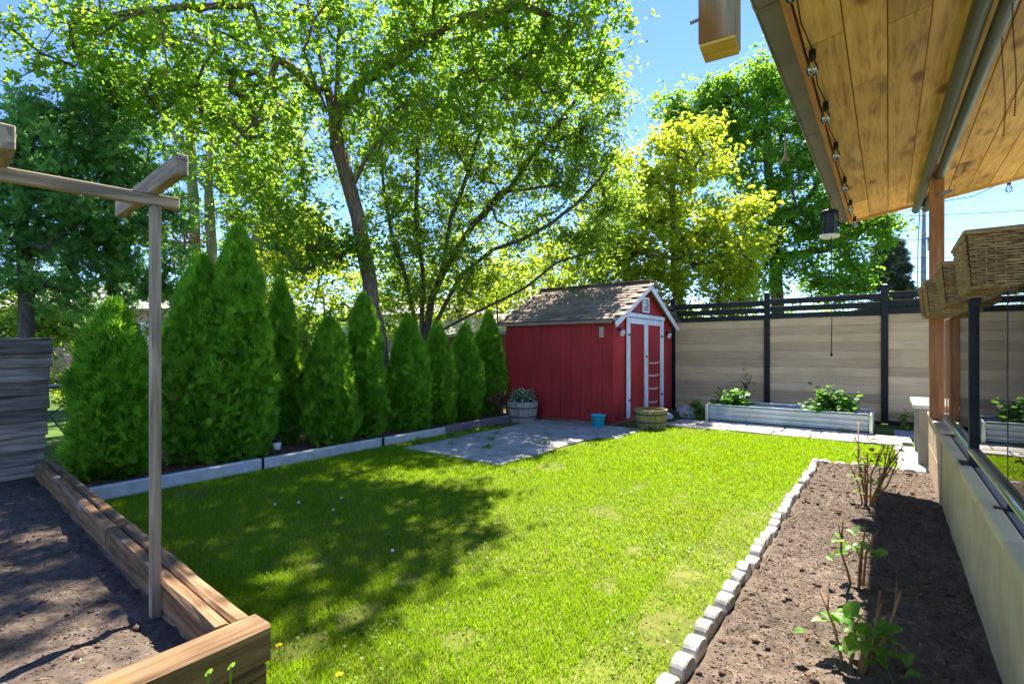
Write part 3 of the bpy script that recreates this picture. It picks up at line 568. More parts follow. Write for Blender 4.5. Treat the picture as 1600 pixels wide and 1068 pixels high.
MB().box((.21, 1.474, .30), (.34, .03, .60), bev=.004).obj('skirting_board', M['tanboard'], sk); MB().box((.21, .70, .30), (.33, 1.40, .58)).obj('wall_core', M['wall'], sk)
MB().box((.19, .745, .628), (.40, 1.50, .034), bev=.006).obj('cap_board', M['tanboard'], sk)
dk = MB().box((2.9, 1.9, .27), (4.48, 9.7, .54)).obj('deck', M['cap']); tag(dk, 'raised grey patio deck behind the low wall', 'deck', kind='structure')

rl = empty('glass_railing', (.42, 0, .603)); tag(rl, 'frameless glass railing with black posts and tubular steel rail', 'railing')
for y_ in (4.12, 1.95): 
    p_ = MB().box((0, y_, .50), (.055, .07, 1.0), bev=.005).obj('post', M['black'], rl); MB().box((0, y_, .004), (.14, .15, .008), bev=.002).obj('base_plate', M['black'], p_)
for y_ in (5.42, 3.04): 
    u_ = MB().box((0, y_, .47), (.012, .016, .93)).obj('upright', M['black'], rl); MB().box((0, y_, .004), (.10, .035, .008), bev=.002).obj('base_plate', M['black'], u_)
for a, b_ in ((5.43, 6.10), (4.17, 5.41), (3.05, 4.07), (2.0, 3.03), (.6, 1.9)):
    MB().box((.0, (a + b_) / 2, .52), (.010, b_ - a - .004, .86)).obj('glass_pane', M['glass'], rl)
for a, b_ in ((4.165, 6.11), (2.0, 4.07), (.4, 1.9)):
    MB().tube([(-.015, a, .085), (-.015, b_, .085)], .021, 12).obj('bottom_rail', M['galv'], rl, smooth=True)
tb = empty('patio_table', (.22, 7.14, 0)); tag(tb, 'long grey patio table beyond the wooden post', 'table')
MB().box((1.25, .55, .665), (2.5, 1.1, .045), bev=.006).obj('table_top', M['tabletop'], tb)
for x_, y_ in ((.10, .10), (2.4, .10), (.10, 1.0), (2.4, 1.0)): MB().box((x_, y_, .32), (.11, .09, .64), bev=.006).obj('leg', M['tableleg'], tb)
MB().box((1.25, .10, .60), (2.18, .03, .08), bev=.004).obj('apron', M['tableleg'], tb)

# wicker planters hooked on the railing
def wicker_mesh():
    Lx, Ly, H = .33, .56, .25; mb = MB(); rows = 19
    for r_ in range(rows):
        z_ = .006 + (H - .016) * r_ / (rows - 1); gx = (Lx - .05 * (1 - z_ / H)) / 2; gy = (Ly - .10 * (1 - z_ / H)) / 2
        pts = []
        for (x0, y0, x1, y1) in ((-gx, -gy, gx, -gy), (gx, -gy, gx, gy), (gx, gy, -gx, gy), (-gx, gy, -gx, -gy)):
            Ls = math.hypot(x1 - x0, y1 - y0); m_ = int(Ls / .021)
            for i in range(m_):
                q = i / m_; nx, ny = (y1 - y0) / Ls, -(x1 - x0) / Ls; o_ = .0055 * (1 if (i // 2 + r_) % 2 else -1)
                pts.append((x0 + (x1 - x0) * q + nx * o_, y0 + (y1 - y0) * q + ny * o_, z_ + random.uniform(-.0012, .0012)))
        pts.append(pts[0]); mb.tube(pts, .0062, 5, caps=False)
    for i in range(15):                                # woven bottom
        x_ = -.135 + .27 * i / 14; mb.tube([(x_, -.225 + .03 * j, .002 + .004 * (1 if (i + j) % 2 else -1)) for j in range(16)], .006, 5)
    for i in range(16):
        y_ = -.225 + .03 * i; mb.tube([(-.14 + .02 * j, y_, .002 + .004 * (-1 if (i + j // 1) % 2 else 1)) for j in range(15)], .006, 5)
    return mb.mesh('weave', M['wicker'])
wm = wicker_mesh()
lin = MB(); lin.add([(sx * (.131 + .025 * k), sy * (.221 + .05 * k), .010 + .232 * k) for k in (0, 1) for sx, sy in ((-1, -1), (1, -1), (1, 1), (-1, 1))], [(0, 1, 2, 3), (0, 1, 5, 4), (1, 2, 6, 5), (2, 3, 7, 6), (3, 0, 4, 7), (4, 5, 6, 7)]); linm = lin.mesh('liner', M['wicker_in'])
stk = MB()
for sy in (-1, 1):
    for i in range(9): x_ = -.12 + .03 * i; stk.tube([(x_, sy * .228, .0), (x_ * 1.15, sy * .278, .25)], .004, 4)
for sx in (-1, 1):
    for i in range(13): y_ = -.19 + .38 * i / 12; stk.tube([(sx * .139, y_, 0), (sx * .164, y_ * 1.18, .25)], .004, 4)
stkm = stk.mesh('stake_canes', M['wicker'])
rimm = MB().tube([(x_, y_, .247) for x_, y_ in ((-.168, -.283), (.168, -.283), (.168, .283), (-.168, .283), (-.168, -.283))], .013, 8).mesh('rim', M['wicker'])
for (x_, y_, sc, lab) in ((.452, 3.37, 1.0, 'large dark woven planter nearest the camera, hooked on the glass railing'), (.435, 4.37, .92, 'second dark woven planter along the glass railing'), (.405, 5.36, .86, 'third dark woven planter along the glass railing, before the wooden post'), (.40, 5.88, .80, 'farthest dark woven planter along the glass railing, touching the wooden post')):
    p_ = empty('woven_planter', (x_, y_, 1.583)); p_.scale = (1, sc, 1.0); tag(p_, lab, 'planter', 'woven planters on the glass railing')
    wv = link('weave', wm, p_); wv['kind'] = 'stuff'; sc_ = link('stake_canes', stkm, p_); sc_['kind'] = 'stuff'; link('liner', linm, p_); link('rim', rimm, p_)

# ------------------------------------------------------------------ porch roof
RX0, RYF, RSL = -.36, 7.56, .16
zr = lambda x: 2.90 + RSL * (x - RX0)
ro = empty('porch_roof', (.364, 6.19, .646)); tag(ro, 'overhanging porch roof with knotty pine soffit on a stained wooden post', 'roof')
Q = lambda x, y, z: (x - .364, y - 6.19, z - .646)
MB().box(Q(.364, 6.19, (.646 + zr(.364)) / 2), (.108, .108, zr(.364) - .646 - .01), bev=.006).obj('post', M['redwood'], ro)
MB().box(Q(.42, 6.19 - .085, 2.735), (.10, .02, .028), rot=Matrix.Rotation(-.12, 3, 'Y'), bev=.004).obj('bracket', M['steel'], ro)
ra = math.atan(RSL); bw = .178; x = RX0; i = 0
while x < 3.2:
    xm = x + bw / 2; cuts = sorted([random.uniform(2.2, 6.6)] if i % 2 else [random.uniform(2.5, 4.2), random.uniform(4.8, 6.8)]); ys = [-2.0] + cuts + [RYF]
    for a, b_ in zip(ys, ys[1:]):
        MB().box((0, 0, 0), (bw / math.cos(ra) - .004, b_ - a - .003, .02), bev=.004).obj('soffit_board', M['pine'], ro, Q(xm, (a + b_) / 2, zr(xm) + .010 + random.uniform(-.0015, .0015)), (0, -ra, 0))
    x += bw; i += 1
xc = (RX0 + 3.2) / 2
MB().box(Q(xc, (RYF - 2) / 2, zr(xc) + .09), ((3.2 - RX0) / math.cos(ra), RYF + 2, .13), rot=Matrix.Rotation(-ra, 3, 'Y')).obj('roof_deck', M['shingle'], ro)
MB().box(Q(xc, RYF + .018, zr(xc) + .065), ((3.3 - RX0) / math.cos(ra), .03, .19), rot=Matrix.Rotation(-ra, 3, 'Y'), bev=.003).obj('rake_board', M['pine_x'], ro)
beam('fascia', *[q for q in (RX0 - .034 - .364, RX0 - .006 - .364, -2 - 6.19, RYF + .03 - 6.19)], 2.868 - .646, 3.06 - .646, M['redfascia'], ro, .003, .001)
gm = MB(); gx = RX0 - .040; prof = [(gx, 3.02), (gx, 2.905), (gx - .085, 2.895), (gx - .118, 2.925), (gx - .13, 3.01), (gx - .126, 3.012), (gx - .114, 2.93), (gx - .083, 2.9), (gx - .003, 2.91), (gx - .003, 3.02)]
gt = gm.prism([(a - .364, b_ - .646) for a, b_ in prof], -2 - 6.19, RYF + .05 - 6.19, 'y').obj('gutter', M['gutter'], ro)
MB().tube([Q(gx - .131, -2, 3.012), Q(gx - .131, RYF + .05, 3.012)], .007, 6).obj('gutter_lip', M['gutter_lip'], gt); MB().tube([Q(gx - .112, -2, 2.915), Q(gx - .112, RYF + .05, 2.915)], .004, 6).obj('gutter_lip', M['gutter_lip'], gt)
for y_ in (2.6, 4.35, 6.1): 
    MB().prism([(a - .364 - .002, b_ - .646 - .003) for a, b_ in prof[1:5]] + [(prof[4][0] - .364 - .005, prof[4][1] - .646)], y_ - 6.19, y_ + .035 - 6.19, 'y').obj('gutter_strap', M['gutter'], gt)
# roller shade under the soffit
rs = empty('roller_shade', (.30, 7.45, zr(.30) - .11)); tag(rs, 'dark grey rolled outdoor shade fixed under the pine soffit', 'shade')
for dx, r_, m_ in ((-.045, .040, 'tubegrey'), (.045, .036, 'tubegrey')): MB().tube([(dx, 0, 0), (.105 + dx * 1.1, -4.1, .045), (.25 + dx * 1.1, -9.0, .09)], r_, 14).obj('shade_tube', M[m_], rs, smooth=True)
for y_ in (-.02, -4.6): MB().box((.006 - y_ * .026, y_, .07 - y_ * .008), (.11, .03, .09), bev=.004).obj('mounting_bracket', M['black'], rs)
for px_, py_, d_ in ((1568, 212, 2.6), (1585, 180, 2.35)):
    e_ = at(px_, py_, d_); o_ = np.array([.30, 7.45, zr(.30) - .11]); mb = MB(); zt = zr(e_[0]) - .02; n_ = int((zt - e_[2]) / .012)
    for q in range(n_):
        c_ = (e_[0] - o_[0] + .006 * math.sin(q * .12), e_[1] - o_[1], e_[2] + q * .012 - o_[2]); mb.add([(c_[0] + .0045, c_[1], c_[2]), (c_[0] - .0045, c_[1], c_[2]), (c_[0], c_[1] + .0045, c_[2]), (c_[0], c_[1] - .0045, c_[2]), (c_[0], c_[1], c_[2] + .006), (c_[0], c_[1], c_[2] - .006)], [(0, 2, 4), (2, 1, 4), (1, 3, 4), (3, 0, 4), (2, 0, 5), (1, 2, 5), (3, 1, 5), (0, 3, 5)])
    ch = mb.obj('bead_chain', M['black'], rs); ch['kind'] = 'stuff'
for dx in (.02, .06): MB().tube([(.02 + dx, -1.0, -.02), (.02 + dx, -1.0, -.34)], .0025, 4).obj('pull_cord', M['black'], rs)
# string lights along the fascia
st = empty('string_lights', (RX0 + .02, RYF, 2.87)); tag(st, 'string of clear glass bulbs on black cord under the porch roof edge', 'string lights'); sp = []
for px_, py_ in ((1258, -60), (1270.6, 23), (1293.7, 137), (1303, 213.5), (1311.5, 261.5), (1325, 294.6), (1331, 320)):
    a_ = (px_ - CXP) / F; xx = RX0 + .035; d_ = xx / (FW[0] + a_ * RT[0]); sp.append((xx, d_ * (FW[1] + a_ * RT[1])))
sp = [(RX0 + .035, y_) for y_ in (1.75, 2.40, 3.12, 3.83, 4.62, 5.60, 6.50, 7.35)] + [(1.05, 7.62)]
cord = []
for i, (xx, yy) in enumerate(sp):
    zt = zr(xx) - .012 if i < 8 else zr(xx) + .01; o_ = Vector((xx, yy, zt)) - Vector((RX0 + .02, RYF, 2.87))
    if i < 8:
        cord.append(tuple(o_)); 
        if i < 7: cord.append(tuple(o_ + Vector((-.01, (sp[i + 1][1] - yy) / 2, -.035))))
    s_ = MB().lathe([(.001, 0), (.017, -.002), (.018, -.045), (.014, -.058), (.001, -.058)], 12, c=o_).obj('socket', M['black'], st, smooth=True)
    bb = MB().lathe([(.013, -.056), (.018, -.066), (.027, -.090), (.030, -.108), (.026, -.126), (.014, -.139), (.001, -.142)], 16, c=o_).obj('bulb', M['bulb'], st, smooth=True)
    MB().tube([o_ + Vector(q) for q in ((-.006, 0, -.06), (-.008, 0, -.10), (0, .004, -.112), (.008, 0, -.10), (.006, 0, -.06))], .0015, 4).obj('filament', M['rope'], bb)
MB().tube(cord, .004, 5).obj('cord', M['black'], st)
oo = Vector((RX0 + .02, RYF, 2.87)); MB().tube([Vector((.43, 7.56, 2.98)) - oo, Vector((.75, 7.6, 3.0)) - oo, Vector((1.05, 7.62, zr(1.05) + .01)) - oo], .004, 5).obj('cord', M['black'], st)
# bug zapper
zp = at(1296, 372, 5.25); z_ = empty('bug_zapper', zp); tag(z_, 'black caged bug zapper lantern hanging off the gutter end', 'bug zapper')
MB().lathe([(.001, 0), (.07, 0), (.09, .008), (.093, .02), (.086, .034), (.05, .04), (.001, .04)], 24).obj('tray', M['cream'], z_, smooth=True)
MB().lathe([(.001, .25), (.08, .25), (.084, .265), (.07, .285), (.03, .295), (.001, .296)], 24).obj('top_cap', M['black'], z_, smooth=True)
for i in range(20): a = 2 * math.pi * i / 20; MB().tube([(.079 * math.cos(a), .079 * math.sin(a), .036), (.079 * math.cos(a), .079 * math.sin(a), .255)], .0022, 4).obj('cage_rod', M['black'], z_)
for q in range(6): MB().tube([(.080 * math.cos(a), .080 * math.sin(a), .055 + q * .038) for a in np.linspace(0, 2 * math.pi, 25)], .0018, 4, caps=False).obj('cage_ring', M['black'], z_)
MB().lathe([(.052, .036), (.052, .255)], 16).obj('grid', M['hoop'], z_, smooth=True); MB().tube([(0, 0, .29), (.0, .0, .36), (.01, .01, 2.93 - zp[2]), (gx - .05 - zp[0], 7.5 - zp[1], 2.93 - zp[2])], .004, 5).obj('hanging_wire', M['black'], z_)
MB().tube([(.02, -.05, .01), (.022, -.05, -.3), (.02, -.05, -.7), (.026, -.05, -.8), (.022, -.05, -1.05), (.022, -.05, -1.19)], .0045, 5).obj('power_cord', M['black'], z_); MB().lathe([(.001, 0), (.010, .004), (.010, .03), (.004, .04)], 8, c=(.022, -.05, -1.225)).obj('plug', M['black'], z_)
rp = empty('frayed_rope', (gx - .19, 4.05, 2.66)); tag(rp, 'short frayed rope end hanging from a wire hook on the gutter', 'rope')
MB().tube([(.10, 0, .24), (.02, 0, .22), (-.005, 0, .19), (0, 0, .16)], .004, 5).obj('wire_hook', M['black'], rp)
for q in range(7): MB().tube([(0, 0, .17), (.004 * math.sin(q), .004 * math.cos(q), .08), (.004 * math.cos(q * 2), .004 * math.sin(q * 2), .02), (.028 * math.cos(q * .9), .028 * math.sin(q * .9), -.03 + .008 * (q % 3))], .0035, 4).obj('strand', M['rope'], rp)
# hanging timber post end
hp = empty('hanging_timber', (-.534, 2.09, 2.475), .10); tag(hp, 'square weathered timber hanging from above with a yellow bottom end', 'timber')
hb = beam('post', -.068, .068, -.068, .068, .012, .87, M['grey_z'], hp, .004, .001); MB().box((0, 0, .006), (.128, .128, .012)).obj('sawn_end', M['cut_end'], hp)  # bottom face coloured yellower than the grey sides
MB().tube([(-.06, .03, .17), (-.115, .015, .155)], .007, 8).obj('peg', M['steel'], hp)
MB().box((.45, 0, .80), (1.3, .09, .14), bev=.006).obj('beam', M['grey_x'], hp)

# ------------------------------------------------------------------ scalloped edging of the border
ed = empty('border_edging', (-.66, 1.4, 0)); tag(ed, 'pale scalloped concrete edging between the lawn and the soil border', 'edging')
def scallop():
    mb = MB(); n = 12; w2 = .070; poly = [(-w2, -.06)] + [(-w2 * math.cos(math.pi * i / n), .032 + .048 * math.sin(math.pi * i / n)) for i in range(n + 1)] + [(w2, -.06)]
    b_ = .007; inner = [(p[0] * .9, p[1] - .006 if i else p[1]) for i, p in enumerate(poly)]; m_ = len(poly); T = .033
    vs = [(-T, *p) for p in inner] + [(-T + b_, *p) for p in poly] + [(T - b_, *p) for p in poly] + [(T, *p) for p in inner]; fs = []
    for r_ in range(3):
        for i in range(m_): fs.append((r_ * m_ + i, r_ * m_ + (i + 1) % m_, (r_ + 1) * m_ + (i + 1) % m_, (r_ + 1) * m_ + i))
    fs += [tuple(range(m_))[::-1], tuple(3 * m_ + i for i in range(m_))]; return mb.add(vs, fs).mesh('edging_scallop', M['concrete'])
em = scallop()
for i in range(34):
    q = i / 33; e_ = link('edging_scallop', em, ed, (.006 * math.sin(i * 1.7) + .02 * q, i * .1535, .012 + random.uniform(-.008, .008)), (random.uniform(-.08, .08), random.uniform(-.12, .12), random.uniform(-.08, .08))); e_.scale = (random.uniform(.85, 1.0), random.uniform(.86, .98), random.uniform(.84, 1.02))
for i in range(6):
    link('edging_scallop', em, ed, (.085 + i * .15, 5.22 + random.uniform(-.01, .01), -.012 + random.uniform(-.01, .006)), (random.uniform(-.05, .05), random.uniform(-.05, .05), math.pi / 2 + random.uniform(-.06, .06)))

# ------------------------------------------------------------------ foliage builders
def leaf_arrays(P, size, rg, up=.5, aspect=.55, droop=.25, outward=None, fold=.12):
    n = len(P); N = rg.normal(size=(n, 3)); N /= np.linalg.norm(N, axis=1)[:, None]; N[:, 2] = np.abs(N[:, 2]) + up; N /= np.linalg.norm(N, axis=1)[:, None]
    T = rg.normal(size=(n, 3)); T[:, 2] -= droop
    if outward is not None: T += outward
    T -= N * (T * N).sum(1)[:, None]; T /= np.linalg.norm(T, axis=1)[:, None] + 1e-9; B = np.cross(N, T); s = (size * rg.uniform(.5, 1.5, n))[:, None]
    base = P - T * s * .5; tip = P + T * s * .5; mid = P - T * s * .06
    return np.stack([base, mid + B * s * aspect * .5 + N * s * fold, tip, mid - B * s * aspect * .5 + N * s * fold], 1)
def leaf_mesh(name, Q, m):
    n = len(Q); i = np.arange(n)[:, None] * 4; Fc = np.concatenate([i + np.array([[0, 1, 2]]), i + np.array([[0, 2, 3]])], 1).reshape(-1, 3); return npmesh(name, Q, Fc, m)
def spray_mesh(name, P, OUT, size, m, rg, k=4):          # flat fans of evergreen scale leaves
    n = len(P); T = OUT + rg.normal(size=(n, 3)) * .35; T /= np.linalg.norm(T, axis=1)[:, None]; B = np.cross(T, rg.normal(size=(n, 3))); B /= np.linalg.norm(B, axis=1)[:, None] + 1e-9
    s = (size * rg.uniform(.6, 1.3, n))[:, None]; V = [P - T * s * .3]; fs = []
    for j in range(k):
        a = -.75 + 1.5 * j / (k - 1); D = T * math.cos(a) + B * math.sin(a); E_ = B * math.cos(a) - T * math.sin(a); L = s * (1 - .3 * abs(a)); b0 = P - T * s * .3
        V += [b0 + D * L * .45 + E_ * s * .09, b0 + D * L, b0 + D * L * .45 - E_ * s * .09]; q = 1 + 3 * j; fs += [(0, q, q + 1), (0, q + 1, q + 2)]
    V = np.stack(V, 1); st_ = V.shape[1]; Fc = (np.arange(n)[:, None, None] * st_ + np.array(fs)[None]).reshape(-1, 3); return npmesh(name, V, Fc, m)
def grow(stems, blobs, rg, step=.45, tip=.012, trunk_r=.18, pw=.42):
    nodes, par, fixed = [], [], []
    for path in stems:                                   # path: points; first point may lie on an existing stem
        P = [np.array(p, float) for p in path]; last = -1
        if nodes:
            dd = np.linalg.norm(np.array(nodes) - P[0], axis=1); j = int(dd.argmin())
            if dd[j] < .35: last = j
        for i, p in enumerate(P):
            if i == 0 and last >= 0: continue
            q0 = nodes[last] if last >= 0 else p; m_ = max(1, int(np.linalg.norm(p - q0) / step))
            for q in range(1, m_ + 1):
                x = q0 + (p - q0) * q / m_ + (rg.normal(size=3) * .025 if q < m_ else 0); nodes.append(x); par.append(last); last = len(nodes) - 1
    C = []
    for (c, r, n) in blobs:
        u = rg.normal(size=(n, 3)); u /= np.linalg.norm(u, axis=1)[:, None]; C.append(np.array(c) + u * (rg.random(n) ** .42)[:, None] * np.array(r))
    C = np.concatenate(C); N = np.array(nodes); D = np.linalg.norm(C[:, None] - N[None], axis=2); best = D.argmin(1); bd = D.min(1); done = np.zeros(len(C), bool); ends = []
    for _ in range(len(C)):
        i = int(np.where(done, 1e9, bd).argmin()); done[i] = True; p0 = nodes[best[i]]; last = int(best[i]); m_ = max(1, int(bd[i] / step)); new = []
        bend = rg.normal(size=3) * .10 * bd[i] + np.array([0, 0, .06 * bd[i]])
        for q in range(1, m_ + 1):
            t_ = q / m_; nodes.append(p0 + (C[i] - p0) * t_ + bend * math.sin(math.pi * t_)); par.append(last); last = len(nodes) - 1; new.append(last)
        ends.append(last); A = np.array([nodes[k_] for k_ in new]); D = np.linalg.norm(C[:, None] - A[None], axis=2); j = D.argmin(1); md = D.min(1); up = md < bd; bd[up] = md[up]; best[up] = np.array(new)[j[up]]
    n = len(nodes); cnt = np.zeros(n); ch = [[] for _ in range(n)]
    for i, p in enumerate(par):
        if p >= 0: ch[p].append(i)
    for i in range(n - 1, -1, -1):
        cnt[i] = max(1, sum(cnt[c] for c in ch[i]))
    roots = [i for i in range(n) if par[i] < 0]; mx = max(cnt[r] for r in roots); rad = tip + (trunk_r - tip) * ((cnt - 1) / (mx - 1 + 1e-6)) ** pw
    return np.array(nodes), par, rad, C, ch
def branch_mesh(name, nodes, par, rad, ch, m, base, sides=6):
    mb = MB()
    for i in range(len(nodes)):                           # chains: start at each root or side branch, follow the thickest child
        p = par[i]
        if p >= 0 and max(ch[p], key=lambda c: rad[c]) == i: continue
        path = ([nodes[p]] if p >= 0 else []) + [nodes[i]]; rr = ([min(rad[p], rad[i] * 1.15)] if p >= 0 else []) + [rad[i]]; k_ = i
        while ch[k_]:
            k_ = max(ch[k_], key=lambda c: rad[c]); path.append(nodes[k_]); rr.append(rad[k_])
        if len(path) > 1: mb.tube([q - base for q in path], rr, sides if max(rr) > .03 else 4, caps=False)
    return mb.mesh(name, m, True, recalc=False)
def tree(name, label, base, stems, blobs, leafm, barkm, per, size, rad, seed, trunk_r=.18, tip=.008, cat='tree', group=None, up=.5, aspect=.55, step=.45, spray=False, droop=.25, flat=.7, pw=.42):
    rg = np.random.default_rng(seed); base = np.array(base, float); nodes, par, rd, C, ch = grow(stems, blobs, rg, step, tip, trunk_r, pw)
    r_ = empty(name, base); tag(r_, label, cat, group); link('trunk', branch_mesh('trunk', nodes, par, rd, ch, barkm, base), r_)
    n = rg.poisson(per, len(C)); k_ = 8 if not spray else 6; nt_ = np.maximum(1, n // k_); tips0 = np.repeat(C, nt_, 0) - base; o = rg.normal(size=(len(tips0), 3)); o[:, 2] *= flat; ov = o * rad * np.repeat(rg.uniform(.6, 1.3, len(C)), nt_)[:, None]; tips = tips0 + ov
    q = np.repeat(rg.beta(2.2, 1.1, len(tips) * 1), k_) * 0 + rg.beta(2.0, .8, len(tips) * k_); P = np.repeat(tips0, k_, 0) + np.repeat(ov, k_, 0) * q[:, None] + rg.normal(size=(len(tips) * k_, 3)) * size * .55; o = np.repeat(o, k_, 0)
    sd_ = np.cross(ov, rg.normal(size=ov.shape)); sd_ /= np.linalg.norm(sd_, axis=1)[:, None] + 1e-9; tw = link('twigs', npmesh('twigs', np.stack([tips0 - sd_ * tip * .45, tips0 + sd_ * tip * .45, tips0 + ov], 1), np.arange(len(tips) * 3).reshape(-1, 3), barkm), r_); tw['kind'] = 'stuff'
    if spray: out = o / (np.linalg.norm(o, axis=1)[:, None] + 1e-6) + np.array([0, 0, .15]); me = spray_mesh('crown', P, out, size, leafm, rg)
    else: me = leaf_mesh('crown', leaf_arrays(P, size, rg, up, aspect, droop, o * .5), leafm)
    link('crown', me, r_); return r_
def B(px, py, d, r, n, dd=1.0): return (at(px, py, d), (r, r * dd, r), n)
def gz(p): p = np.array(p); p[2] = 0; return p

# big spreading maple behind the evergreens
def S(*pts): return [at(*p) for p in pts]
base = gz(at(600, 640, 9.3))
stems = [[base] + S((596, 560, 9.3), (578, 440, 9.3), (566, 380, 9.3), (548, 300, 9.25), (540, 270, 9.25), (524, 190, 9.2), (512, 140, 9.2), (500, 90, 9.2), (482, 10, 9.2), (470, -120, 9.2), (455, -260, 9.2)),
         S((524, 190, 9.2), (528, 110, 9.0), (532, 20, 8.9), (545, -130, 8.8), (570, -260, 8.7)),
         S((512, 140, 9.2), (492, 140, 9.0), (455, 105, 8.7), (432, 92, 8.5), (412, 60, 8.2), (395, 10, 8.0), (360, -60, 7.7)), S((432, 92, 8.5), (420, 135, 8.3), (400, 190, 8.2), (372, 215, 8.1)),
         S((526, 165, 9.2), (560, 130, 9.0), (590, 115, 8.8), (650, 70, 8.6), (720, 30, 8.4), (820, 10, 8.2), (900, 40, 8.1)), S((395, 10, 8.0), (300, 10, 7.6), (200, 20, 7.3), (110, 40, 7.2)), S((548, 300, 9.25), (575, 240, 8.9), (610, 200, 8.6))]
blobs = [B(170, 40, 7.6, 1.15, 45), B(300, 70, 7.8, 1.5, 62), B(420, 30, 8.3, 1.7, 66), B(520, -60, 9, 2.1, 50), B(640, 40, 8.6, 1.7, 95), B(760, 30, 8.4, 1.5, 85), B(870, 60, 8.2, 1.05, 50), B(930, 105, 8.2, .45, 12), B(330, 210, 9.0, 1.1, 34), B(250, 130, 8.4, .9, 30),
         B(430, 210, 8.8, 1.1, 46), B(640, 170, 8.6, 1.2, 60), B(470, 370, 8.7, .7, 34), B(420, 310, 9.1, .8, 26), B(555, 385, 9.0, .55, 16), B(800, 120, 8.5, .8, 30), B(60, 80, 7.2, .5, 9), B(925, -50, 8.1, .95, 34), B(850, -110, 8.3, 1.2, 36), B(500, -300, 8.8, 3.2, 12), B(300, -160, 7.8, 2.2, 10), B(740, -150, 8.4, 2.2, 18)]
tree('maple_tree', 'big spreading maple with a thick leaning trunk behind the clipped evergreens', base, stems, blobs, M['leaf_maple'], M['bark'], 66, .092, .25, 21, .135, .007, up=.45, pw=.5)

# airy multi stemmed tree left of the shed
base = gz(at(655, 600, 11.0))
stems = [[base] + S((652, 520, 11), (640, 460, 11), (615, 380, 11), (600, 300, 11.2), (585, 210, 11.3), (575, 120, 11.4)), [base + np.array([.1, 0, 0])] + S((660, 520, 11), (660, 420, 11), (650, 320, 11), (652, 220, 11), (660, 120, 11)),
         [base + np.array([.2, .05, 0])] + S((668, 510, 11), (690, 430, 11), (740, 350, 10.9), (800, 290, 10.8), (850, 220, 10.8), (905, 150, 10.8)), [base + np.array([.3, 0, 0])] + S((676, 515, 11), (720, 430, 10.8), (770, 390, 10.6), (860, 350, 10.4), (910, 310, 10.3), (960, 240, 10.3)),
         [base + np.array([.35, .1, 0])] + S((684, 520, 10.9), (760, 480, 10.5), (820, 450, 10.3), (870, 410, 10.2), (940, 390, 10.1)), S((690, 430, 11), (705, 340, 11), (740, 240, 11), (770, 130, 11)), S((740, 350, 10.9), (780, 300, 10.6), (860, 290, 10.4), (930, 300, 10.3))]
blobs = [B(600, 230, 11.2, 1.35, 62), B(690, 190, 11.2, 1.5, 75), B(780, 200, 11, 1.5, 75), B(870, 190, 10.9, 1.2, 55), B(930, 270, 10.5, .95, 46), B(940, 150, 10.9, .7, 22), B(820, 300, 10.8, 1.2, 58), B(700, 310, 11.3, 1.3, 52), B(610, 350, 11.3, 1.0, 36), B(900, 380, 10.5, .9, 40), B(770, 410, 11, .9, 22), B(960, 330, 10.6, .6, 20), B(650, 410, 11.4, .8, 22), B(850, 90, 11, .9, 26), B(720, 80, 11.5, 1.2, 30), B(640, 440, 10.8, .8, 24), B(720, 425, 10.7, .7, 20), B(690, 375, 10.9, .9, 24)]
tree('multi_stemmed_tree', 'airy multi stemmed tree with small leaves arching over the shed', base, stems, blobs, M['leaf_fine'], M['bark_dark'], 100, .078, .27, 22, .10, .006, up=.35, pw=.45)

base = gz(at(1060, 600, 14))
tree('yellow_green_maple', 'yellow green maple rising behind the red shed and fence', base, [[base] + S((1060, 500, 14), (1055, 400, 14), (1050, 300, 14), (1060, 230, 14))], [B(1000, 290, 14.2, 1.35, 55), B(1080, 250, 14, 1.15, 48), B(1040, 360, 13.8, 1.6, 75), B(1130, 380, 13.7, 1.15, 48), B(950, 380, 14.2, 1.3, 50), B(1080, 440, 13.6, 1.6, 62), B(980, 440, 13.8, 1.4, 44), B(1165, 330, 13.8, .42, 12), B(1150, 440, 13.5, .8, 26), B(890, 440, 14, 1.1, 34)], M['leaf_yellow'], M['bark_dark'], 72, .13, .30, 23, .16, .008, up=.5)
base = gz(at(1215, 600, 20.5))
tree('green_shade_tree', 'tall dense green tree with a rounded top behind the fence', base, [[base] + S((1215, 480, 20.5), (1210, 380, 20.5), (1200, 250, 20.5), (1195, 150, 20.5)), S((1210, 380, 20.5), (1270, 300, 20.3), (1310, 230, 20.2)), S((1210, 400, 20.5), (1290, 390, 20), (1350, 350, 19.7))],
     [B(1170, 165, 20.5, 1.9, 56), B(1100, 210, 20.5, 1.7, 50), B(1230, 190, 20.3, 2.0, 60), B(1285, 290, 20, 2.1, 66), B(1180, 290, 20.3, 2.6, 84), B(1240, 390, 19.8, 2.4, 80), B(1330, 370, 19.5, 1.5, 44), B(1370, 350, 19.4, .7, 16), B(1160, 410, 20, 2.2, 56), B(1310, 440, 19.3, 1.4, 38), B(1050, 170, 20.8, .8, 16), B(1275, 220, 20, 1.3, 34), B(1205, 125, 20.4, .8, 22), B(1120, 140, 20.5, .8, 20), B(1040, 330, 21, 1.8, 36), B(1290, 140, 20.2, 1.2, 26)], M['leaf_big'], M['bark_dark'], 72, .17, .42, 24, .26, .012, up=.5)
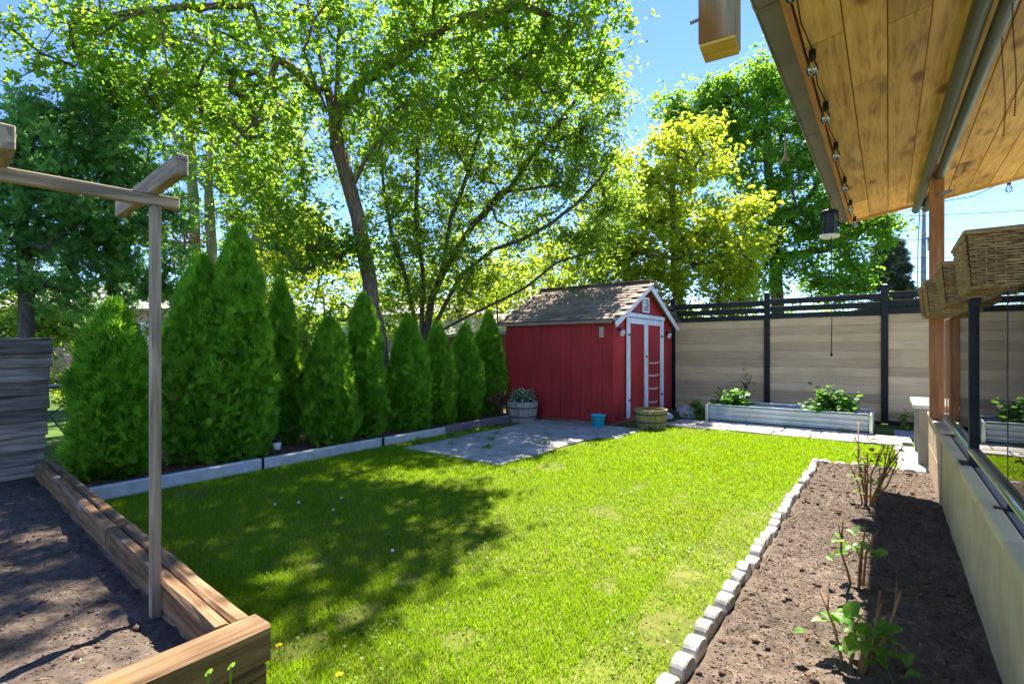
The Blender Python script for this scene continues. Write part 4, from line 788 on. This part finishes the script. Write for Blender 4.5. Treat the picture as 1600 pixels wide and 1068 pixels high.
# spruce
sb = gz(at(1385, 600, 23.5)); r_ = empty('spruce_tree', sb); tag(r_, 'dark drooping spruce showing between the green tree and the porch post', 'tree'); rg = np.random.default_rng(31); mb = MB(); mb.tube([(0, 0, 0), (0, 0, 3), (0, 0, 7.2)], [.2, .14, .02], 7); PP, OO = [], []
for i in range(130):
    z_ = 1.2 + 5.8 * rg.random(); L = .3 + (7.2 - z_) * .30; a = rg.uniform(0, 6.28); dr_ = np.array([math.cos(a), math.sin(a), 0]); pts = [dr_ * L * q + np.array([0, 0, z_ - .35 * L * q ** 1.4]) for q in (0, .33, .66, 1)]; mb.tube(pts, [.03, .02, .012, .005], 4, caps=False)
    for q in rg.random(34): c_ = dr_ * L * (.12 + .88 * q) + np.array([0, 0, z_ - .35 * L * q ** 1.4]); PP += list(c_ + rg.normal(size=(3, 3)) * np.array([.1, .1, .08]) - np.array([0, 0, .08])); OO += [dr_ * .5 + np.array([0, 0, -.7])] * 3
mb.obj('trunk', M['bark_dark'], r_, smooth=True, recalc=False); link('crown', spray_mesh('crown', np.array(PP), np.array(OO), .26, M['leaf_spruce'], rg), r_)
# pale trunked tree far left
base = gz(at(315, 600, 13.5))
tree('pale_trunk_tree', 'pale trunked tree with bare forked limbs behind the old cedar', base, [[base] + S((308, 430, 13.5), (303, 330, 13.5), (300, 250, 13.5), (290, 180, 13.5), (280, 90, 13.5)), [base + np.array([.6, .3, 0])] + S((330, 420, 13.8), (327, 320, 13.8), (330, 220, 13.8), (345, 120, 13.8)), S((300, 250, 13.5), (262, 200, 13.3), (245, 150, 13.2)), [base + np.array([1.8, .9, 0])] + S((400, 380, 14.2), (415, 320, 14.2), (432, 260, 14.2), (450, 200, 14.2))],
     [B(290, 200, 13.5, 1.4, 20), B(350, 150, 13.8, 1.6, 30), B(400, 330, 14, 1.3, 34), B(350, 290, 13.9, 1.1, 22), B(450, 220, 14.2, 1.4, 26), B(260, 330, 13.6, .7, 8), B(470, 380, 14, 1.1, 26)], M['leaf_fine'], M['bark_pale'], 90, .11, .36, 25, .17, .016, up=.4, pw=.30)
# old loose cedars at far left
for (px, d, lab, bl, sd) in ((185, 8.3, 'tall loose old cedar beside the pale trunked tree', [(150, 130, .45, 20), (165, 200, .75, 30), (210, 250, .7, 26), (130, 260, .8, 30), (190, 330, .95, 36), (230, 400, .7, 22), (150, 400, .9, 30), (265, 340, .35, 9), (250, 450, .55, 14)], 41), (45, 7.4, 'old cedar with drooping green sprays at the left edge above the plank screen', [(60, 190, .45, 20), (70, 270, .8, 30), (20, 340, .8, 26), (90, 370, .8, 28), (10, 260, .5, 12), (40, 430, .75, 22), (-60, 330, .8, 18)], 42)):
    base = gz(at(px, 600, d)); tree('old_cedar_tree', lab, base, [[base] + S((px - 4, 480, d), (px - 12, 350, d), (px - 22, 230, d), (px - 30, 130 if px > 100 else 190, d))], [B(a, b_, d, r, n) for a, b_, r, n in bl], M['leaf_oldcedar'], M['bark_dark'], 50, .12, .19, sd, .10, .008, spray=True, flat=.6, group='old cedars at the left')

# clipped arborvitae along the kerb
def arborvitae(px, x, h, w, label, seed, tops=((0, 0, 1.0),), n=None, lean=0, dx=0):
    a = (px - CXP) / F; d = x / (FW[0] + a * RT[0]); base = np.array([x, d * (FW[1] + a * RT[1]), .05]); rg = np.random.default_rng(seed); r_ = empty('arborvitae', base); tag(r_, label, 'evergreen', 'clipped evergreens along the kerb'); PP, OO = [], []; tr = MB()
    for (tx, ty, ts) in tops:
        hh = h * ts; ww = w * .80 * (.80 if len(tops) > 1 else 1); n_ = int(.8 * (n or 9000 * w * h) / len(tops)); t_ = rg.random(n_) ** .82; ang = rg.uniform(0, 2 * math.pi, n_)
        prof = np.clip((.92 + .16 * t_) * (1 - t_ ** 2.3) ** .72, .02, 1) * (.80 + .20 * np.clip(t_ * 6, 0, 1)); lump = 1 + .13 * np.sin(ang * 3 + t_ * 9 + seed) + .12 * np.sin(ang * 5 - t_ * 19 + seed * 2) + .11 * np.sin(ang * 11 + t_ * 41 + seed) * np.sin(t_ * 37 - ang * 4)
        rr = ww / 2 * prof * lump * (1 - .42 * rg.random(n_) ** 2.2) * (1 + .06 * rg.normal(size=n_)); z_ = t_ * hh * (1 + .02 * rg.normal(size=n_))
        PP.append(np.stack([tx + rr * np.cos(ang), ty + rr * np.sin(ang), z_], 1)); OO.append(np.stack([np.cos(ang), np.sin(ang), .75 + .8 * t_], 1)); tr.tube([(tx * .4, ty * .4, -.05), (tx, ty, hh * .5), (tx, ty, hh * .93)], [.05, .03, .006], 6)
        for q in range(60): zz = rg.uniform(.05, .85) * hh; aa = rg.uniform(0, 6.28); L = ww * .38 * (1 - (zz / hh) ** 1.6); tr.tube([(tx, ty, zz), (tx + L * math.cos(aa), ty + L * math.sin(aa), zz + L * .5)], [.010, .004], 4, caps=False)
    tr.obj('trunk', M['bark_dark'], r_, smooth=True, recalc=False); link('foliage', spray_mesh('foliage', np.concatenate(PP), np.concatenate(OO), .108, M['leaf_cedar'], rg, 5), r_)
arborvitae(178, -6.10, 1.66, .86, 'broad rounded dark evergreen behind the trellis post, leftmost in the row', 51, n=15000)
arborvitae(345, -5.98, 2.45, 1.12, 'largest clipped evergreen, with two pointed tops', 52, ((-.16, -.14, .90), (.10, .14, 1.04)), n=23000)
arborvitae(437, -6.42, 2.06, .62, 'slim dark evergreen tucked behind the largest two topped one', 53, n=9500)
arborvitae(515, -5.93, 1.60, .78, 'bright low cone evergreen, fourth along the kerb from the left', 54, n=12500)
arborvitae(568, -6.05, 1.96, .72, 'tall dark evergreen in front of the maple trunk', 55, n=12000)
arborvitae(638, -5.95, 1.68, .80, 'sunlit evergreen just right of the maple trunk', 56, n=11500)
arborvitae(684, -5.98, 1.58, .70, 'third evergreen from the shed end of the row', 57, n=10000)
arborvitae(727, -6.0, 1.62, .70, 'second evergreen from the shed end of the row', 58, n=9500)
arborvitae(764, -6.12, 1.86, .74, 'olive tinged evergreen nearest the red shed', 59, n=9500)

for (px, py, d, r, m_, lab, sd) in ((575, 430, 15, 1.5, 'leaf_fine', 'small pale green tree right behind the leaning maple trunk', 71), (715, 430, 15.5, 1.5, 'leaf_yellow', 'small yellow green tree behind the multi stemmed tree', 72), (400, 420, 15.5, 1.5, 'leaf_fine', 'small green tree behind the two topped evergreen', 73), (830, 410, 17, 1.5, 'leaf_fine', 'small green tree behind the shed roof', 74), (60, 470, 11, 1.0, 'leaf_fine', 'small green tree beneath the old cedar at the left edge', 75)):
    base = gz(at(px, 600, d)); tree('small_tree', lab, base, [[base] + S((px, 540, d), (px + 4, 480, d), (px, py, d))], [B(px, py, d, r, 40), B(px + 40, py + 45, d, r * .8, 24), B(px - 45, py + 50, d, r * .8, 24)], M[m_], M['bark_dark'], 70, .11, .33, sd, .08, .008, group='small trees beyond the boundary')
# shrubs and low planting
def shrub(name, label, c, r, n, per, size, leafm, seed, cat='shrub', group=None, h=None, bark='bark_dark', rad=.16, up=.4, aspect=.6):
    c = np.array(c); b0 = np.array([c[0], c[1], 0 if h is None else h]); rg = np.random.default_rng(seed); st_ = [[b0 + np.array([.05 * math.cos(q), .05 * math.sin(q), 0]), b0 * .5 + c * .5 + rg.normal(size=3) * r * .2, c + rg.normal(size=3) * r * .3] for q in (0, 2, 4)]
    tree(name, label, b0, st_, [(c, (r, r, r * .9), n)], leafm, M[bark], per, size, rad, seed, .03, .005, cat, group, up=up, aspect=aspect, step=.25)
shrub('shrub', 'bright yellow shrub glowing behind the slim dark evergreen', at(485, 400, 12), 1.25, 46, 90, .10, M['leaf_yellow'], 61, rad=.3)
shrub('shrub', 'yellow green shrub low behind the multi stemmed tree', at(775, 455, 13), .85, 30, 80, .10, M['leaf_yellow'], 62, rad=.3)
shrub('shrub', 'small sunlit shrub between plank screen and the leftmost evergreen', at(103, 610, 7.6), .45, 20, 70, .06, M['leaf_yellow'], 63, rad=.14)
shrub('shrub', 'bronze leaved shrub low beneath the pale trunked tree', at(285, 385, 12.5), .75, 22, 70, .10, M['leaf_orange'], 64, rad=.25)
shrub('shrub', 'dry brown shrub between the last evergreen and the hosta barrel', (-5.72, 7.35, .32), .22, 16, 60, .045, M['leaf_brown'], 65, h=.05, rad=.10)
shrub('shrub', 'dull green shrub behind the gap right of the slim evergreen', at(470, 530, 9), .7, 26, 80, .07, M['leaf_fine'], 66, rad=.22)
shrub('shrub', 'leafy green shrub beneath the old cedar trunks', at(255, 560, 7.6), .6, 26, 80, .07, M['leaf_maple'], 67, rad=.2)
shrub('leafy_plant', 'lush green vegetable plant at the right end of the metal planter', (-.74, 9.70, .33), .29, 40, 30, .085, M['leaf_veg'], 68, 'plant', h=.2, rad=.09, up=1.2, aspect=.8)
shrub('leafy_plant', 'lush green vegetable plant at the left end of the metal planter', (-2.25, 9.66, .32), .25, 28, 28, .08, M['leaf_veg'], 69, 'plant', h=.2, rad=.09, up=1.2, aspect=.8)
shrub('leafy_plant', 'low trailing green plant left of the metal planter', (-2.85, 9.62, .14), .20, 16, 30, .06, M['leaf_maple'], 70, 'plant', h=0, rad=.10, up=.9)
shrub('leafy_plant', 'thin wispy seedling plant against the fence behind the planter', (-2.15, 10.25, .62), .25, 9, 8, .05, M['leaf_fine'], 71, 'plant', h=0, rad=.12)
shrub('leafy_plant', 'low weeds at the foot of the fence beside the post', (.35, 10.65, .10), .18, 12, 24, .06, M['weed'], 72, 'plant', h=0, rad=.10, up=.8)
for i, (x_, y_, s_, lab) in enumerate(((-3.30, 10.25, .13, 'grey rock at the shed front right corner'), (-3.05, 9.75, .15, 'pale flat rock beside the trailing plant'), (-3.32, 9.35, .10, 'small pale stone near the shed door'))):
    rg = np.random.default_rng(80 + i); b_ = bmesh.new(); bmesh.ops.create_icosphere(b_, subdivisions=3, radius=1)
    for v in b_.verts: k_ = 1 + .16 * math.sin(v.co.x * 3 + i) + .13 * math.sin(v.co.y * 4 + 2 * i) + .05 * rg.normal() * .4; v.co = Vector((v.co.x * s_ * 1.3 * k_, v.co.y * s_ * k_, max(-.5, v.co.z) * s_ * .75 * k_))
    me = bpy.data.meshes.new('rock'); b_.to_mesh(me); b_.free(); me.materials.append(M['rock']); o = link('rock', me, None, (x_, y_, s_ * .34)); tag(o, lab, 'rock')
pe = clods('pebbles', 260, -5.6, -3.2, 7.56, 7.72, lambda x, y: .012 + 0 * x, .008, .022, 'white pebbles strewn along the foot of the shed side', M['rock']); pe['category'] = 'pebbles'
# hosta
def curved_leaf(mb, base, ang, L, W, rise, arch, seg=6):
    d_ = Vector((math.cos(ang), math.sin(ang), 0)); s_ = Vector((-math.sin(ang), math.cos(ang), 0)); rows = []
    for i in range(seg + 1):
        t_ = i / seg; p = Vector(base) + d_ * (L * t_) + Vector((0, 0, rise * t_ - arch * t_ * t_)); wd = W * math.sin(math.pi * min(1, .06 + .94 * t_) ** .8) ** .9 if i < seg else .002; rows.append([p + s_ * (wd * q) + Vector((0, 0, abs(q) * wd * .35)) for q in (-1, -.66, 0, .66, 1)])
    for i in range(seg):
        for q in range(4): mb.cur = 1 if q in (0, 3) or i == seg - 1 else 0; mb.add([rows[i][q], rows[i][q + 1], rows[i + 1][q + 1], rows[i + 1][q]], [(0, 1, 2, 3)])
hs = empty('hosta', (-5.28, 7.42, .32)); tag(hs, 'variegated hosta with white edged leaves in the grey barrel', 'plant')
for i in range(46):
    mb = MB(); a = i * 2.4; q = i / 46; curved_leaf(mb, (.05 * math.cos(a), .05 * math.sin(a), .02 + .10 * (1 - q)), a, .16 + .10 * q, .045 + .02 * random.random(), .25 - .13 * q, .10 + .08 * q); mb.obj('leaf', [M['hosta'], M['white_leaf']], hs, smooth=True, recalc=False)
# roses in the border
def rose(loc, label, canes, leaves, size, seed, lean=.25):
    rg = np.random.default_rng(seed); r_ = empty('rose_bush', loc); tag(r_, label, 'rose bush'); ends = []
    for i, h in enumerate(canes):
        a = rg.uniform(0, 6.28); L = h * lean * rg.uniform(.3, 1.2); b0 = np.array([.03 * math.cos(a), .03 * math.sin(a), 0]); e = b0 + np.array([L * math.cos(a), L * math.sin(a), h]); m_ = b0 * .5 + e * .5 + rg.normal(size=3) * .02 * np.array([1, 1, 0]); k_ = MB().tube([b0 - np.array([0, 0, .03]), b0 * .7 + m_ * .3, m_, e], [.0075, .0065, .0055, .004], 6); ends += [m_ * .6 + e * .4, e, m_]
        for q in range(2):
            s0 = m_ * .7 + e * .3 * (q + .2); u = rg.normal(size=3) * .05 * h * 2.2; u[2] = abs(u[2]) + .05 * h * 3; k_.tube([s0, s0 + u * .6, s0 + u], [.0035, .003, .002], 5); ends.append(s0 + u)
        k_.obj('cane', M['cane'], r_, smooth=True)
    for (h0, h1, spread, n, m_) in leaves:
        for i in range(n):
            c_ = ends[rg.integers(len(ends))] * np.array([1, 1, 0]) + np.array([*rg.normal(size=2) * spread, rg.uniform(h0, h1)]); a = rg.uniform(0, 6.28); s_ = size * rg.uniform(.7, 1.25); mb = MB(); tl = rg.normal() * .45; T = Vector((math.cos(a), math.sin(a), tl * .6)).normalized(); Bv = T.cross(Vector((rg.normal() * .3, rg.normal() * .3, 1))).normalized(); Nv = Bv.cross(T)
            pts = [Vector(c_) + T * (s_ * u) + Bv * (s_ * v) + Nv * (s_ * (abs(v) * .35 - u * u * .25)) for u, v in ((-.5, 0), (-.3, .25), (.02, .34), (.33, .2), (.55, 0), (.33, -.2), (.02, -.34), (-.3, -.25), (0.02, 0))]
            mb.add(pts, [(0, 1, 8), (1, 2, 8), (2, 3, 8), (3, 4, 8), (4, 5, 8), (5, 6, 8), (6, 7, 8), (7, 0, 8)]); mb.tube([Vector(c_) - T * s_ * .5, Vector(c_) - T * s_ * .9 - Vector((0, 0, s_ * .4))], .0012, 4, caps=False); mb.obj('leaf', m_, r_, smooth=False, recalc=False)
rose((-.14, 4.95, .06), 'tallest bare caned rose bush at the far end of the border', [.62, .52, .45, .50, .38, .42, .33, .48, .36, .44, .40, .30, .47], [(.34, .52, .05, 26, M['leaf_orange']), (.10, .36, .05, 34, M['leaf_rose'])], .052, 91, .42)
rose((-.13, 3.22, .06), 'middle rose bush with a few leaves on thin canes', [.36, .30, .24, .28], [(.12, .27, .035, 18, M['leaf_rose'])], .065, 92, .35)
rose((-.12, 2.36, .05), 'nearest rose bush with fresh round green leaves', [.36, .34, .20, .25, .18], [(.06, .24, .04, 46, M['leaf_rose'])], .072, 93, .45)

# weeds, dandelions, seedlings
def tuft(p, s, n, lab, seed, m='weed', group=None, cat='weed'):
    rg = np.random.default_rng(seed); mb = MB()
    for i in range(n):
        a = rg.uniform(0, 6.28); L = s * rg.uniform(.5, 1.1); b0 = Vector((rg.normal() * s * .35, rg.normal() * s * .35, 0)); d_ = Vector((math.cos(a), math.sin(a), 0)); sd = Vector((-d_.y, d_.x, 0)) * .006; m_ = b0 + d_ * L * .3 + Vector((0, 0, L * .5)); e = b0 + d_ * L * .75 + Vector((0, 0, L * rg.uniform(.4, .9))); mb.add([b0 - sd * .5, b0 + sd * .5, m_ + sd, e, m_ - sd], [(0, 1, 2, 4), (4, 2, 3)])
    o = mb.obj('weed_tuft', M[m], None, p, recalc=False); tag(o, lab, cat, group)
for i, (x_, y_, s_, n_, lab) in enumerate(((-4.98, 5.35, .16, 46, 'tall weed tuft between kerb and patio slabs'), (-5.10, 4.75, .14, 40, 'bright weed tuft by the kerb at the patio corner'), (-5.12, 6.1, .12, 30, 'thin weed tuft by the dark end of the kerb'), (-4.50, 5.55, .08, 26, 'small weed tuft in the joint near the patio middle'), (-4.15, 5.05, .09, 34, 'weed tuft in the front patio joint'), (-3.72, 5.75, .08, 26, 'weed tuft in the patio joint nearest the lawn'), (-4.72, 4.98, .06, 18, 'little weed tuft near the left patio corner'), (-4.75, 5.98, .07, 20, 'little weed tuft at the back patio joint'), (-2.98, 7.72, .09, 30, 'grass tuft at the foot of the mossy barrel'), (-1.35, 9.26, .09, 18, 'weed sprig against the front of the metal planter'), (-.55, 9.26, .10, 22, 'weed sprig at the right front of the metal planter'))):
    tuft((x_, y_, .02), s_, n_, lab, 100 + i)
for i, (px, py) in enumerate(((533, 792), (466, 800), (429, 803), (612, 880), (520, 812), (640, 800), (720, 770), (1130, 700))):
    a = (px - CXP) / F; d_ = EYE * F / (py - HYP); p = d_ * (FW + a * RT); o = empty('dandelion', (p[0], p[1], 0)); tag(o, 'tiny white dandelion clock standing in the lawn', 'dandelion', 'dandelion clocks in the lawn')
    MB().tube([(0, 0, 0), (.004, .002, .05), (.006, .0, .075)], .0018, 5).obj('stem', M['weed'], o); b_ = MB(); 
    for q in range(40):
        z_ = 1 - 2 * (q + .5) / 40; ph = q * 2.4; v = Vector((math.cos(ph) * math.sqrt(1 - z_ * z_), math.sin(ph) * math.sqrt(1 - z_ * z_), z_)); b_.tube([Vector((.006, 0, .082)) + v * .002, Vector((.006, 0, .082)) + v * .010], [.0005, .0018], 3)
    b_.obj('seed_head', M['clock'], o)
for i, (px, py, lab) in enumerate(((436, 1010, 'yellow dandelion flower beside the raised bed corner'), (530, 1056, 'yellow dandelion flower at the lower edge of the lawn'))):
    a = (px - CXP) / F; d_ = (EYE - .04) * F / (py - HYP); p = d_ * (FW + a * RT); o = empty('dandelion', (p[0], p[1], 0)); tag(o, lab, 'dandelion'); MB().tube([(0, 0, 0), (0, 0, .045)], .002, 5).obj('stem', M['weed'], o); b_ = MB()
    for q in range(26): ph = q * 2.4; rr = .004 + .012 * q / 26; b_.tube([(rr * .3 * math.cos(ph), rr * .3 * math.sin(ph), .045), (rr * math.cos(ph), rr * math.sin(ph), .053 - .004 * q / 26)], [.0012, .0026], 3)
    b_.obj('flower_head', M['dand'], o)
for i, (x_, y_, h_, lab) in enumerate(((-1.80, .74, .30, 'left one of two round leaved seedlings in front of the raised bed'), (-1.775, .80, .30, 'right one of two round leaved seedlings in front of the raised bed'))):
    o = empty('seedling', (x_, y_, 0)); tag(o, lab, 'seedling'); MB().tube([(0, 0, 0), (.004, -.004, .13), (0, 0, .232)], .0034, 5).obj('stem', M['weed'], o); mb = MB()
    pts = [Vector((math.cos(t_) * .014 * (1 - .25 * math.cos(t_)) + .004, math.sin(t_) * .012, .235 + .018 * math.cos(t_))) for t_ in np.linspace(0, 2 * math.pi, 11)[:-1]]; mb.add(pts + [Vector((0, 0, .232))], [(q, (q + 1) % 10, 10) for q in range(10)]); mb.obj('leaf', M['leaf_rose'], o, recalc=False)
sg = empty('garden_light', (-5.58, 3.02, .06)); tag(sg, 'small dark stake light beneath the slim evergreen by the kerb', 'garden light')
MB().tube([(0, 0, -.05), (0, 0, .10)], .010, 8).obj('stake', M['black'], sg); MB().lathe([(.001, .10), (.035, .10), (.045, .17), (.04, .19)], 16).obj('lamp_lens', M['lens'], sg, smooth=True); MB().lathe([(.06, .185), (.055, .20), (.02, .225), (.001, .228)], 16).obj('lamp_cap', M['black'], sg, smooth=True)
# chain link boundary rail behind the evergreens
cf = empty('boundary_fence', (-6.85, .6, 0)); tag(cf, 'thin grey pipe boundary fence behind the row of evergreens', 'fence')
MB().tube([(0, 0, .92), (0, 7.4, .92)], .022, 8).obj('top_rail', M['steel'], cf, smooth=True)
for q in range(4): MB().tube([(.0, q * 2.4 + .1, 0), (0, q * 2.4 + .1, .95)], .025, 8).obj('post', M['steel'], cf, smooth=True)
stake = MB().tube([(0, 0, 0), (-.01, 0, 1.45)], .010, 6).obj('garden_stake', M['steel'], None, (-5.9, 2.98, .05)); tag(stake, 'thin pale stake upright in front of the slim dark evergreen', 'stake')

# ------------------------------------------------------------------ beyond the yard
def house(name, label, loc, rz, w_, d_, h, rh, mw, mr, wins=()):
    r_ = empty(name, loc, rz); tag(r_, label, 'building')
    nb_ = int(h / .3) if mw == 'siding' else 0
    MB().prism([(0, 0), (d_, 0), (d_, h), (d_ / 2, h + rh), (0, h)], 0, w_, 'x').obj('wall', M[mw], r_)
    for i in range(nb_): MB().box((w_ / 2, -.012, .15 + i * .3), (w_, .024, .29), rot=Matrix.Rotation(.05, 3, 'X')).obj('siding_board', M[mw], r_)
    ang = math.atan2(rh, d_ / 2); L = math.hypot(rh, d_ / 2) + .35
    for sg_ in (1, -1): MB().box((w_ / 2, d_ / 2 - sg_ * (L / 2 * math.cos(ang)), h + rh + .05 - L / 2 * math.sin(ang)), (w_ + .5, L, .08), rot=Matrix.Rotation(sg_ * ang, 3, 'X')).obj('roof', M[mr], r_)
    for (x_, z_, a, b_) in wins:
        wi = MB().box((x_, -.03, z_), (a, .05, b_)).obj('window', M['glassdark'], r_); f_ = MB()
        for q in (-1, 1): f_.box((x_ + q * a / 2, -.045, z_), (.08, .07, b_ + .08)); f_.box((x_, -.046, z_ + q * b_ / 2), (a - .08, .068, .08))
        f_.obj('window_frame', M['white'], wi)
p = at(20, 545, 17); house('neighbour_house', 'brick neighbour house glimpsed behind the old cedars', (p[0] - 6, p[1] - 1, 0), R(38), 11, 8, 2.9, 1.3, 'brick', 'roofgrey', ((3, 1.7, 1.3, 1.2), (7.5, 1.7, 1.3, 1.2)))
p = at(560, 545, 20); house('neighbour_house', 'pale blue sided neighbour house glimpsed behind the maple trunk', (p[0] - 1, p[1], 0), R(37), 9, 7, 2.7, 1.0, 'siding', 'roofgrey', ((2, 1.7, 1.2, 1.2), (5, 1.7, 1.2, 1.2)))
p = at(757, 545, 12.6); house('neighbour_shed', 'brown neighbour shed just left of the red shed', (p[0], p[1], 0), R(20), 2.4, 2.2, 1.75, .40, 'brownshed', 'roofgrey')
p = at(690, 545, 14.2); house('neighbour_shed', 'low roofed brown outbuilding behind the last evergreens', (p[0], p[1], 0), R(20), 1.5, 2.0, 1.75, .42, 'brownshed', 'roofgrey')
up_ = empty('utility_pole', gz(at(1443, 545, 36))); tag(up_, 'grey utility pole beyond the fence left of the wooden post', 'utility pole')
MB().tube([(0, 0, 0), (0, 0, 11.4)], [.20, .14], 10).obj('pole', M['pole'], up_, smooth=True); MB().box((.35, .2, 9.2), (.9, .1, .12)).obj('cross_arm', M['pole'], up_)
MB().lathe([(.001, 0), (.2, .02), (.22, .1), (.22, .75), (.18, .85), (.001, .88)], 14, c=(.42, .25, 8.3)).obj('transformer', M['steel'], up_, smooth=True); MB().tube([(-.35, 0, 5), (-.30, 0, 9), (-.18, 0, 11.6)], .035, 6).obj('conduit', M['pole'], up_)
for q, z_ in enumerate((11.0, 9.3, 8.0, 7.0)):
    pts = [Vector((t_ * 30 - 2, -t_ * 4, z_ - 1.1 * math.sin(math.pi * t_) - .6 * t_)) for t_ in np.linspace(0, 1, 14)]; MB().tube(pts, .022, 4).obj('overhead_wire', M['black'], up_)
# distant wood closing the horizon
def wood_mass(name, label, spots, seed, m):
    rg = np.random.default_rng(seed); PP = []
    for (c, r, n) in spots:
        u = rg.normal(size=(n, 3)); u /= np.linalg.norm(u, axis=1)[:, None]; PP.append(np.array(c) + u * (rg.random(n) ** .35)[:, None] * np.array(r))
    o = link(name, leaf_mesh(name, leaf_arrays(np.concatenate(PP), .24, rg, .4, .6), m)); tag(o, label, 'trees', kind='stuff')
wood_mass('far_trees', 'mass of far green trees closing the view beyond the gardens', [((at(px, 500, 27)[0], at(px, 500, 27)[1], 1.6), (2.6, 2.6, 2.2 + .5 * math.sin(px)), 2600) for px in range(-150, 1050, 62)], 77, M['leaf_maple'])
wood_mass('far_trees', 'mass of far pale green trees behind the fence', [((at(px, 500, 34)[0], at(px, 500, 34)[1], 1.6), (3, 3, 2.9), 3000) for px in range(1040, 1900, 70)], 78, M['leaf_fine'])
